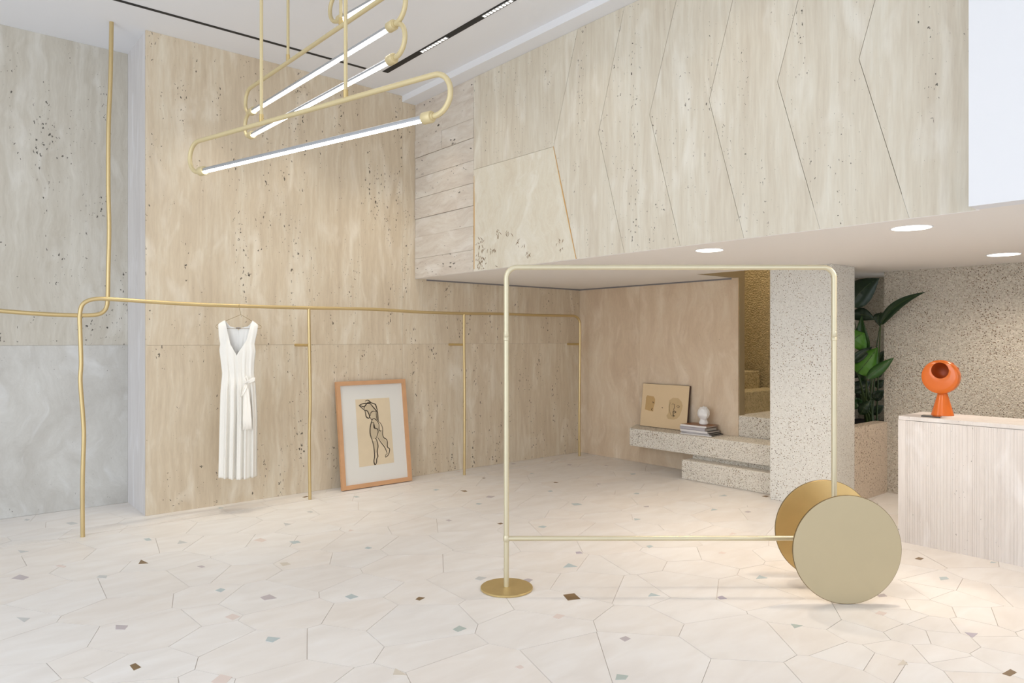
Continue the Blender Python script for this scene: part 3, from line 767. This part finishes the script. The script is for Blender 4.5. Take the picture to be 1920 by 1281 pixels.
fw = .042; fu = fw/w_; fv = fw/h_
for a in ((0, fu, 0, 1), (1-fu, 1, 0, 1), (fu, 1-fu, 0, fv), (fu, 1-fu, 1-fv, 1)):
    obj('frame_rail', pl.box(*a, -.004, .03), M['wood'], pf)
obj('mat_board', pl.box(fu, 1-fu, fv, 1-fv, -.002, .012), M['mat_board'], pf)
hg = homog([(60, 95), (805, 68), (890, 1125), (150, 1240)])
sheet_pts = [hg(280, 282), hg(645, 262), hg(705, 940), hg(335, 992)]
obj('drawing_sheet', pl.poly(sheet_pts, .0118, .0128), M['sheet'], pf, label='aged cream paper')
strokes = [[(385,300),(410,290),(435,300),(440,318),(405,322),(360,330)],[(320,345),(350,330),(400,318)],[(320,345),(345,365),(385,400)],[(330,345),(375,358),(400,335)],[(380,385),(375,370),(400,330),(440,325)],[(440,325),(470,360),(505,400),(520,420),(525,470),(530,510)],[(435,310),(470,325),(495,335),(510,375),(520,400)],[(380,395),(405,400),(425,430),(435,465),(425,480),(400,465),(392,430),(385,400)],[(445,455),(450,420),(480,405),(508,410)],[(440,465),(455,490),(490,485),(520,510),(540,550)],[(465,490),(450,540),(442,590),(445,650),(465,705)],[(455,530),(480,525),(485,580),(520,590),(530,620),(520,665),(505,695)],[(530,510),(560,540),(578,590),(578,640),(590,680),(620,700),(630,730),(632,780),(655,800),(650,840),(635,870),(612,885),(615,860),(630,850)],[(540,550),(540,600),(560,615)],[(525,680),(560,730),(600,780),(620,820),(630,850)],[(465,705),(480,760),(490,820),(495,880),(488,930),(500,965),(515,945),(518,905),(530,880),(522,830),(530,770),(515,710),(500,690)],[(400,335),(420,310),(450,315)],[(485,540),(492,570),(500,590)],[(505,410),(512,470),(522,500)]]
g = []
for s_ in strokes: g.append(pl.stroke([hg(*p) for p in s_], .0085, .0132, .0142))
for s_ in strokes[5:8]+strokes[10:11]+strokes[15:16]: g.append(pl.stroke([hg(p[0]+5, p[1]-3) for p in s_], .003, .0132, .0140))
obj('charcoal_lines', merge(*g), M['ink'], pf)
g = []
for poly in ([(395,345),(440,325),(490,390),(450,425),(430,430),(385,392)],[(450,420),(510,412),(525,500),(490,485),(455,480)],[(458,500),(500,490),(540,560),(525,650),(500,695),(465,700),(447,620)],[(535,610),(575,600),(588,680),(625,730),(632,790),(600,760),(530,680)],[(475,720),(512,712),(528,770),(520,830),(498,850),(485,780)]):
    g.append(pl.poly([hg(*p) for p in poly], .0128, .0131))
obj('grey_wash', merge(*g), M['wash'], pf)

# ------------------------------------------------------------------ tan board on the bench
bu = Vector((0, -1, 0)); X0b = 6.625; hb = .51; leanb = math.asin((XB-.012-X0b-.012)/hb)
pb = Plane(Vector((X0b, 5.465, .462)), bu, Vector((math.sin(leanb), 0, math.cos(leanb))), .675, hb)
pb.n = Vector((-math.cos(leanb), 0, math.sin(leanb)))
tb = thing('sketch_board', 'tan board with two brown sketched patches leaning above the bench', 'picture', (X0b, 5.13, .46))
obj('panel', pb.box(0, 1, 0, 1, -.008, .010), M['board_edge'], tb, label='dark brown edge and back')
obj('board_face', pb.box(.004, .990, .006, .994, .0095, .0115), M['board'], tb)
hb_ = homog([(258, 210), (727, 237), (689, 677), (222, 630)])
obj('patch', pb.poly([hb_(*p) for p in [(300,330),(330,336),(365,342),(378,370),(376,405),(362,450),(358,490),(315,482),(275,470),(280,430),(285,390),(288,350)]], .0112, .0122), M['blot'], tb)
obj('patch', pb.poly([hb_(*p) for p in [(520,380),(560,352),(610,358),(640,390),(652,430),(640,480),(620,530),(590,560),(560,567),(505,562),(490,530),(510,500),(512,440)]], .0112, .0122), M['blot2'], tb)
for s_, w in (([(570,415),(572,450),(560,470),(572,478)], .006), ([(590,440),(605,432),(620,438),(612,450),(596,448)], .005), ([(545,420),(557,412),(566,420)], .004), ([(552,495),(566,488),(585,492),(572,502),(556,500)], .008), ([(548,520),(560,532),(575,528)], .007), ([(560,480),(556,500),(560,520),(566,540)], .009), ([(350,395),(362,400),(358,410)], .008), ([(352,455),(342,470),(350,482)], .008), ([(530,400),(520,450),(530,510),(560,550)], .003), ([(446,449),(454,455)], .010)): obj('pencil_stroke', pb.stroke([hb_(*p) for p in s_], w, .0124, .0132), M['ink'], tb)

# ------------------------------------------------------------------ books
ZBn = .461
def book(cx, cy, z, L, D, H, rot, cover, pages, label, spine=None):
    b = thing('book', label, 'book', (cx, cy, z), 'books stacked on the bench')
    b.rotation_euler = (0, 0, rot)
    c = .0032
    def lo(name, geo, m, lab=None):
        me = bpy.data.meshes.new(name); me.from_pydata([tuple(v) for v in geo[0]], [], geo[1]); me.materials.append(m)
        o = bpy.data.objects.new(name, me); link(o, b)
        if lab: o['label'] = lab
        return o
    # local: x = depth, y = length, spine on the -x side (towards the room)
    lo('cover', merge(box(-D/2, D/2, -L/2, L/2, 0, c), box(-D/2, D/2, -L/2, L/2, H-c, H)), cover)
    lo('spine', box(-D/2-.001, -D/2+c, -L/2, L/2, .0003, H-.0003), spine or cover)
    lo('page_block', box(-D/2+c, D/2-.005, -L/2+.005, L/2-.005, c, H-c), pages)
    return b
pg = M['plain_pages'] = plain('paper_pages', (196, 188, 178), .9, noise_amt=.05)
cb = plain('cover_black', (44, 40, 40), .35); cg = plain('cover_grey', (180, 176, 178), .4, noise_amt=.3); cw = plain('cover_white', (226, 222, 220), .45, noise_amt=.05)
co_ = plain('cover_brown', (150, 100, 62), .35, noise_amt=.35); csil = plain('cover_silver', (186, 180, 184), .45, noise_amt=.15)
bz = ZBn; rb = .10
stack = [(.25, .38, .013, .16, cb, cw, 'lowest book of the bench stack, black cover with white spine', .0, .0),
         (.245, .345, .015, .13, cb, cg, 'second book from the bottom of the bench stack, grey printed spine', .005, .01),
         (.24, .35, .022, .08, cb, cw, 'thick black covered book with white spine, third from the bottom of the bench stack', .002, .022),
         (.215, .33, .026, .05, pg, csil, 'thick silver grey softcover book, third from the top of the bench stack', .0, .045),
         (.215, .325, .008, .07, cb, csil, 'thin black book second from the top of the bench stack', .0, .045),
         (.235, .325, .018, .12, co_, cw, 'brown covered hardback on top of the bench stack under the white bust', -.002, .03)]
for D, L, H, rot, cov, sp, lab, ox, oy in stack:
    book(6.545+ox, 4.545+oy, bz, L, D, H, rot*.9-.07, cov, pg, lab, sp); bz += H+.0004

# ------------------------------------------------------------------ bust
bc = at(1322, 792, 7.52); bc = Vector((6.56, 4.53, bz))
bust = thing('plaster_bust', 'small white plaster head of a curly haired figure standing on the books', 'sculpture', tuple(bc))
facing = (Vector((0, 0, 0))-Vector((bc.x, bc.y, 0))).normalized(); facing = Matrix.Rotation(.45, 3, 'Z') @ facing
side = Vector((-facing.y, facing.x, 0))
bm = bmesh.new(); bmesh.ops.create_uvsphere(bm, u_segments=48, v_segments=32, radius=1)
hc = bc+Vector((0, 0, .118))
for v in bm.verts:
    x, y, z = v.co                      # local: x forward, y side, z up
    fx, sy, uz = x, y, z
    rx, ry, rz = .068, .062, .077
    if uz < -.2: ry *= 1-.35*min(1, (-.2-uz)/.8); rx *= 1-.12*min(1, (-.2-uz)/.8)
    p = Vector((fx*rx, sy*ry, uz*rz))
    # nose, brow, eyes, lips, chin
    if fx > 0:
        p.x += .014*math.exp(-((sy/.16)**2+((uz+.12)/.22)**2))*fx
        p.x += .005*math.exp(-(((uz-.18)/.10)**2+(sy/.5)**2))
        for sg in (-1, 1): p.x -= .007*math.exp(-(((uz-.04)/.12)**2+((sy-sg*.36)/.16)**2))
        p.x += .004*math.exp(-(((uz+.46)/.08)**2+(sy/.22)**2)); p.x += .006*math.exp(-(((uz+.78)/.16)**2+(sy/.3)**2))
    # curls
    hair = max(0, min(1, (uz-.35)*3)) if fx > -.1 else 1
    if fx < .35 and abs(sy) > .6 and uz > -.4: hair = max(hair, .9)
    nz_ = noise.noise(Vector((x*5, y*5, z*5)))
    p *= 1+hair*(.05+.13*nz_)
    q = facing*p.x+side*p.y; v.co = hc+Vector((q.x, q.y, p.z))
obj('head', bm, M['plaster'], bust, sm=True, ang=70)
def ell(cz, rx, ry, off, n=16):
    return [bc+facing*(rx*math.cos(2*PI*k/n)+off)+side*(ry*math.sin(2*PI*k/n))+Vector((0, 0, cz)) for k in range(n)]
rings = [ell(0, .036, .036, -.002), ell(.012, .044, .050, -.002), ell(.028, .040, .052, -.004), ell(.042, .036, .043, -.004), ell(.062, .034, .037, -.004), ell(.095, .036, .036, -.002)]
V = [p for r_ in rings for p in r_]; Fs = []
for i in range(len(rings)-1):
    for k in range(16): Fs.append((i*16+k, i*16+(k+1) % 16, (i+1)*16+(k+1) % 16, (i+1)*16+k))
Fs += [tuple(range(15, -1, -1)), tuple(range(80, 96))]
obj('neck', (V, Fs), M['plaster'], bust, sm=True, ang=35)

# ------------------------------------------------------------------ rolling rack in the foreground
TR = 4.235
rk = thing('display_rack', 'freestanding tubular brass display rack with a round base and two disc wheels', 'clothes rack', tuple(onz(950, 1104, 0)))
def rp(px, z, t=TR): r = at(px, 0, t); return Vector((r.x, r.y, z))
ztop = at(960, 501.5, TR).z; zlow = at(960, 1010, TR).z
rr_k = .0158
xl, xr = 949.5, 1564
uf = fillet([rp(xl, .012), rp(xl, ztop), rp(xr, ztop), rp(xr, .308)], .065, 10)
obj('frame_tube', tube(uf, rr_k, 18), M['brass_pale'], rk, sm=True)
obj('lower_bar', tube([rp(xl, zlow), rp(xr, zlow+.002)], rr_k*.93, 18), M['brass_pale'], rk, sm=True)
for px in (xl, xr):
    zz = at(px, 632, TR).z
    obj('coupling', lathe([(rr_k*1.0, -.022), (rr_k*1.12, -.02), (rr_k*1.12, -.002), (rr_k*1.02, 0), (rr_k*1.12, .002), (rr_k*1.06, .03), (rr_k, .031)], rp(px, zz), 18), M['brass_pale'], rk, sm=True)
obj('weld_collar', lathe([(rr_k, -.02), (rr_k*1.25, -.012), (rr_k*1.25, .012), (rr_k, .02)], rp(xl, zlow), 18), M['brass_pale'], rk, sm=True)
obj('base_disc', lathe([(.154, 0), (.157, .002), (.157, .010), (.155, .012)], onz(950, 1104, 0)+Vector((0, 0, .0005)), 56), M['brass_plate'], rk, sm=True)
cf = at(1588, 0, 3.984); cb2 = at(1545, 0, 4.42)
cf = Vector((cf.x, cf.y, .3085)); cb2 = Vector((cb2.x, cb2.y, .3085)); axl = (cf-cb2).normalized(); ax = -Fv.normalized()
obj('axle', tube([cb2+axl*.004, cf-axl*.004], rr_k*.8, 16), M['brass_pale'], rk, sm=True)
RW = .3085
for c, s, mf, lab in ((cf, 1, M['disc_pale'], 'pale champagne disc'), (cb2, -1, M['disc_gold'], 'golden brass disc')):
    d = obj('wheel', lathe([(RW-.0015, -.005), (RW, -.0035), (RW, .0035), (RW-.0015, .005)], c, 96, ax), M['edge_dark'], rk, sm=True, label=lab)
    for sg in (-1, 1):
        obj('wheel_face', lathe([(RW-.0022, .0046*sg), (RW-.003, .0056*sg)], c, 96, ax), mf, d, sm=True)

# ------------------------------------------------------------------ pendant lamps
def loop_lamp(label, za, pa, pb_, S, rods, second=None, lamp_group='brass loop pendant lamps'):
    """pa/pb: pixels of the two LED ends, za: height of LED, S: loop height"""
    A = onz(pa[0], pa[1], za); B = onz(pb_[0], pb_[1], za); d = (B-A).normalized(); up = Vector((0, 0, 1))
    th = thing('pendant_lamp', label, 'lamp', tuple((A+B)/2+up*(ZC-za)), lamp_group)
    rt = .0145; cl = .07
    def half(P, dd, z0, z1, start=.0):
        r = abs(z1-z0)/2; mid = (z0+z1)/2; out = []
        for k in range(17):
            a = -PI/2+PI*k/16
            q = P+dd*(start+r*math.cos(a)); out.append(Vector((q.x, q.y, mid+r*math.sin(a)*(1 if z1 > z0 else -1))))
        return out
    def led(P, Q_):
        dd = (Q_-P).normalized(); sd = Vector((-dd.y, dd.x, 0)); n = 20; r = .0185
        for nm, a0, a1, mt in (('led_diffuser', PI+.42, 2*PI-.42, M['led']), ('housing', -.42, PI+.42, M['alu'])):
            V = []; m = 12
            for X_ in (P, Q_):
                for k in range(m+1):
                    a = a0+(a1-a0)*k/m; V.append(X_+sd*r*math.cos(a)+up*r*math.sin(a)*1.0)
            Fs = [(k, k+1, k+m+2, k+m+1) for k in range(m)]+[(0, m+1, 2*m+1, m)]+[tuple(range(m+1)), tuple(range(2*m+1, m, -1))]
            obj(nm, (V, Fs), mt, th, sm=True)
        for X_, s in ((P, -1), (Q_, 1)):
            e = dd*s
            obj('end_cap', lathe([(.028, -.006), (.0305, -.003), (.0305, .050), (.028, .054), (.0195, .056), (.0195, .066)], X_, 20, e), M['brass_matt'], th, sm=True)
    zt = za+S
    a2 = A-d*cl; b2 = B+d*cl
    path = [A-d*.05]+half(a2, -d, za, zt)+half(b2, d, za, zt)[::-1]+[B+d*.05]
    obj('loop_tube', tube(path, rt, 14), M['brass_matt'], th, sm=True)
    led(A, B)
    if second:
        zb, qa, qb = second
        A2 = onz(qa[0], qa[1], zb); B2 = onz(qb[0], qb[1], zb)
        led(A2, B2)
        for P1, P2, s in ((A, A2, -1), (B, B2, 1)):
            c = d*s
            e2 = Vector((P2.x, P2.y, zb))
            pth = [e2+c*.05]+half(Vector((P2.x, P2.y, 0))+c*cl, c, zb, za)
            obj('loop_tube', tube(pth, rt, 14), M['brass_matt'], th, sm=True)
    for px in rods:
        lo, hi = -.5, 1.5
        for _ in range(50):
            m = (lo+hi)/2; p = A+(B-A)*m
            if proj((p.x, p.y, zt))[0] < px: lo = m
            else: hi = m
        p = A+(B-A)*lo
        obj('suspension_rod', tube([Vector((p.x, p.y, zt+.05)), Vector((p.x, p.y, ZC))], .0105, 12), M['brass_matt'], th, sm=True)
        obj('rod_socket', tube([Vector((p.x, p.y, zt+.008)), Vector((p.x, p.y, zt+.055))], .0135, 12), M['brass_plate'], th, sm=True)
        obj('ceiling_rose', lathe([(.03, -.012), (.034, -.010), (.034, 0)], (p.x, p.y, ZC), 20), M['brass_matt'], th, sm=True)
    return th
loop_lamp('lowest and nearest brass loop lamp with one long white tube', CH+1.135, (383.4, 319.8), (795.3, 222.2), .21, (490, 648))
loop_lamp('middle brass loop lamp carrying two white tubes one above the other', CH+1.835, (475.5, 207.3), (730.2, 51.5), .20, (540, 639), second=(CH+1.645, (474.1, 252), (730.2, 113.8)))
# highest lamp, mostly out of frame
A3 = onz(643, 33.5, 3.78); dcam = (Rv*1.039-Fv*1).normalized(); B3 = A3+dcam*1.95
loop_lamp('highest brass loop lamp cut off by the top edge of the picture', 3.78, (643, 33.5), proj(B3), .20, (690, 1500))

# ------------------------------------------------------------------ ceiling tracks and downlights
t1 = thing('ceiling_track', 'thin black slot track running along the stone wall side of the ceiling', 'light track', (1.7, 6.12, ZC))
obj('channel', box(-1.5, 3.31, 6.104, 6.138, ZC-.004, ZC+.001), M['black'], t1)
t2 = thing('ceiling_track', 'wider black slot track with two lit modules leading towards the viewer', 'light track', (3.5, 4, ZC))
obj('channel', box(3.47, 3.53, .2, 6.08, ZC-.004, ZC+.001), M['black'], t2)
for (a, b) in (((787, 96), (839, 69)), ((905, 30), (962, -1))):
    y0 = onz(*a, ZC).y; y1 = onz(*b, ZC).y
    fr = obj('light_module', box(3.484, 3.52, y1, y0, ZC-.007, ZC-.004), M['alu'], t2)
    n = 9
    for k in range(n):
        ya = y1+(y0-y1)*(k+.25)/n; yb = y1+(y0-y1)*(k+.80)/n
        obj('lens', box(3.489, 3.515, ya, yb, ZC-.009, ZC-.0065), M['spotlens'], fr)
for px, py, r, lab in ((1330, 469, .098, 'round recessed downlight above the bench and stairs, leftmost under the mezzanine'), (1709, 427, .106, 'largest round downlight near the white wall corner'), (1882, 477, .11, 'round downlight at the right edge above the counter')):
    c = onz(px, py, ZS)
    dl = thing('downlight', lab, 'ceiling light', tuple(c), 'round downlights under the mezzanine')
    obj('trim_ring', lathe([(r+.008, 0), (r+.008, -.003), (r, -.0035), (r-.002, 0)], c, 40), M['white'], dl, sm=True)
    obj('lens', lathe([(r-.004, -.0034), (r-.004, -.0044)], c, 40), M['lens'], dl, sm=True)
    spot('downlight_beam', (c.x, c.y, ZS-.02), (c.x, c.y, 0), 72, (1, .86, .70), 152, 1, .09)
for x, y in ((4.9, 5.3), (5.3, 3.0), (6.2, 5.0), (5.0, 1.0)):
    c = Vector((x, y, ZS))
    if x == 6.2: continue
# warm track spots grazing the left wall
for x in (1.7, 2.5):
    spot('track_spot', (x, 5.9, ZC-.03), (x+.1, 5.95, 0), 70, (1, .92, .76), 48, 1, .04)
for x in (1.9, 2.7, 3.4, 3.75):
    spot('track_spot', (x, 5.95 if x < 3.3 else 5.6, ZC-.03), (x+.1, 6.5, 1.2), 26, (1, .90, .74), 62, 1, .04)
for y in (5.2, 3.9, 2.6):
    spot('track_spot_face', (3.45, y, ZC-.02), (XM, y-.1, 2.6), 7, (1, .92, .8), 80, 1, .05)

# ------------------------------------------------------------------ orange lamp-like object and phone on the counter
oc = onz(1767.5, 778.6, ZT); 
so = thing('orange_object', 'glossy orange sculptural object with round opening on a cone foot, on the counter', 'ornament', tuple(oc))
so.name = 'table_sculpture'
sc_ = (5.16)/F     # metres per pixel at that depth
tO = (oc.x*FX+oc.y*FY); sc_ = tO/F
obj('cone_foot', lathe([(18.3*sc_, 0), (18.8*sc_, .8*sc_), (18.3*sc_, 2*sc_), (8.4*sc_, 40*sc_), (7.6*sc_, 42*sc_), (9.5*sc_, 44.5*sc_)], oc, 40), M['orange'], so, sm=True)
hcx, hcy = 1766.5, 706.5
hc = at(hcx, hcy, tO)
toc = -Vector((FX+ (hcx-960)/F*RX, FY+(hcx-960)/F*RY, 0)).normalized()
axd = (Matrix.Rotation(.36, 3, 'Z') @ toc)
# camera sees the right-hand side of the drum: front turned to the left
axd = (Matrix.Rotation(-.32, 3, 'Z') @ toc)
axd = Vector((axd.x, axd.y, 0.0)).normalized()
sdv = Vector((-axd.y, axd.x, 0)); upv = Vector((0, 0, 1))
if sdv.dot(Rv) < 0: sdv = -sdv
R0 = 31.5*sc_; Tk = 34*sc_
NN = 48
hcc = hc+axd*0
bm = bmesh.new()
def ring(r, h, cx=0, cy=0):
    return [bm.verts.new(hcc+axd*h+sdv*(cx+r*math.cos(2*PI*k/NN))+upv*(cy+r*math.sin(2*PI*k/NN))) for k in range(NN)]
ro = 14.8*sc_; ox, oy = 1.5*sc_, 12*sc_
prof = [(R0*.30, -Tk*.52), (R0*.62, -Tk*.47), (R0*.86, -Tk*.33), (R0*.97, -Tk*.14), (R0, .08*Tk), (R0, .30*Tk), (R0*.985, .38*Tk), (R0*.955, .41*Tk)]
rings_ = [ring(r, h) for r, h in prof]
# front face blends from the rim to the offset opening
steps = [(.3, .43), (.7, .45), (.97, .46), (1.0, .45)]
for f_, hh in steps:
    r = R0*.955*(1-f_)+ro*f_; rings_.append(ring(r, Tk*hh, ox*f_, oy*f_))
for a, b in zip(rings_[:-1], rings_[1:]):
    for k in range(NN): bm.faces.new((a[k], a[(k+1) % NN], b[(k+1) % NN], b[k]))
bm.faces.new(rings_[0][::-1])
obj('head_shell', bm, M['orange'], so, sm=True, ang=50)
bm = bmesh.new()
ri = [ring(ro*.999, Tk*.449, ox, oy), ring(ro*.98, Tk*.38, ox, oy), ring(ro*1.0, Tk*.2, ox, oy*.9), ring(ro*.85, -Tk*.2, ox, oy*.75), ring(ro*.4, -Tk*.34, ox, oy*.7)]
for a, b in zip(ri[:-1], ri[1:]):
    for k in range(NN): bm.faces.new((a[k], a[(k+1) % NN], b[(k+1) % NN], b[k]))
bm.faces.new(ri[-1])
obj('opening_bowl', bm, M['orange_in'], so, sm=True, ang=80, label='dark orange inside of the opening')
for an in (.55, .95):
    c = hcc+axd*(-Tk*.02)+(sdv*math.cos(an)+upv*math.sin(an))*(R0*1.0)
    obj('vent_hole', lathe([(2.2*sc_, -.002), (2.2*sc_, .0012)], c, 14, (sdv*math.cos(an)+upv*math.sin(an))), M['orange_in'], so)
# phone
q = [onz(1727, 781.6, ZT), onz(1732, 779.6, ZT), onz(1766, 782.2, ZT), onz(1763, 784.2, ZT)]
q = [(p.x, p.y) for p in q]
ph = obj('smartphone', prism(q, 'z', ZT+.0005, ZT+.0085), M['phone'], base=(q[0][0], q[0][1], ZT)); tag(ph, 'dark flat phone lying at the foot of the orange object', 'phone')

# ------------------------------------------------------------------ plant in the niche
bxp = Vector((7.42, 3.14, .6))
plant = thing('leafy_plant', 'tall dark green plant with paddle shaped leaves behind the low planter wall', 'plant', tuple(bxp))
obj('soil', box(XP1+.01, 7.80, YP0+.13, YP1-.07, .601, .64), M['soil'], plant)
def leaf(b, m, tip, w, mat, bend=.0, lit=None):
    """blade along a curve b -> m -> tip, width w (m)"""
    b, m, tip = Vector(b), Vector(m), Vector(tip)
    n = 14; V = []; Fs = []
    axis = (tip-b).normalized(); view = ((b+tip)/2-Vector((0, 0, CH))).normalized()
    sd = axis.cross(view).normalized()
    for i in range(n+1):
        t = i/n; p = b*(1-t)**2+m*2*t*(1-t)+tip*t*t
        ww = w*(math.sin(PI*min(1, t*1.02)**.75))**.8*(1-.15*t) if t < .98 else .001
        for k in range(-2, 3):
            s = k/2
            V.append(p+sd*(s*ww/2)+view*(-abs(s)*ww*.22*(1 if bend >= 0 else -1)+.004*math.sin(i*2.1+k)))
    for i in range(n):
        for k in range(4): q_ = i*5+k; Fs.append((q_, q_+1, q_+6, q_+5))
    o = obj('leaf', (V, Fs), mat, plant, sm=True, ang=180)
    md = o.modifiers.new('t', 'SOLIDIFY'); md.thickness = .0015
    obj('midrib', tube([V[i*5+2]-view*.003 for i in range(0, n, 2)], .003, 6), M['stem'], o, sm=True)
    return o
def c4(x, y, t): return at(1580+x/4., 500+y/4., t)
leaves = [((60, 300), (130, 150), (275, 88), .30, 'leafd', 7.2), ((285, 440), (370, 260), (630, 188), .11, 'leafd', None), ((60, 360), (160, 340), (245, 400), .16, 'leafd', 7.35), ((300, 345), (235, 370), (285, 455), .10, 'leafd', 7.0), ((60, 590), (90, 520), (165, 500), .34, 'leaf2', 7.1), ((190, 630), (120, 520), (145, 365), .13, 'leaf', 7.15), ((110, 800), (170, 740), (264, 606), .30, 'leaf2', 7.05), ((60, 720), (140, 660), (225, 600), .12, 'leafd', 7.1), ((180, 840), (290, 760), (385, 682), .12, 'leaf', 6.7), ((255, 720), (285, 680), (308, 630), .10, 'leafd', 7.4), ((125, 850), (160, 790), (205, 770), .14, 'leaf', 7.3), ((60, 930), (140, 900), (215, 862), .15, 'leafd', 7.2), ((240, 830), (270, 790), (310, 770), .10, 'leafd', 7.3), ((230, 1000), (265, 960), (312, 925), .12, 'leafd', 7.1), ((110, 1000), (150, 960), (200, 930), .14, 'leafd', 7.4), ((60, 1050), (110, 1000), (180, 1040), .14, 'leaf', 7.25), ((130, 1110), (165, 1050), (215, 1000), .12, 'leafd', 7.05), ((220, 1110), (270, 1060), (308, 1040), .10, 'leafd', 7.2), ((240, 900), (280, 880), (310, 850), .10, 'leafd', 7.35), ((60, 830), (110, 780), (150, 700), .16, 'leafd', 7.45)]
for i, (b, m, tp, w, mt, t) in enumerate(leaves):
    if t is None: P3 = (c4(*b, 6.84), c4(*m, 6.72), c4(*tp, 6.4))
    else: P3 = (c4(*b, t), c4(*m, t-.05), c4(*tp, t-.02))
    P3 = [Vector(p) for p in P3]
    leaf(P3[0], P3[1], P3[2], w*.9, M[mt], 1 if i % 2 else -1)
    base = bxp+Vector((random.uniform(-.06, .10), random.uniform(-.06, .06), .03))
    mid = base.lerp(P3[0], .55)+Vector((0, 0, .10))
    mid.x = min(mid.x, 7.7)
    obj('stem', tube(catmull([base, mid, P3[0]], 6), [.009-.005*k/12 for k in range(13)], 8), M['stem'], plant, sm=True)
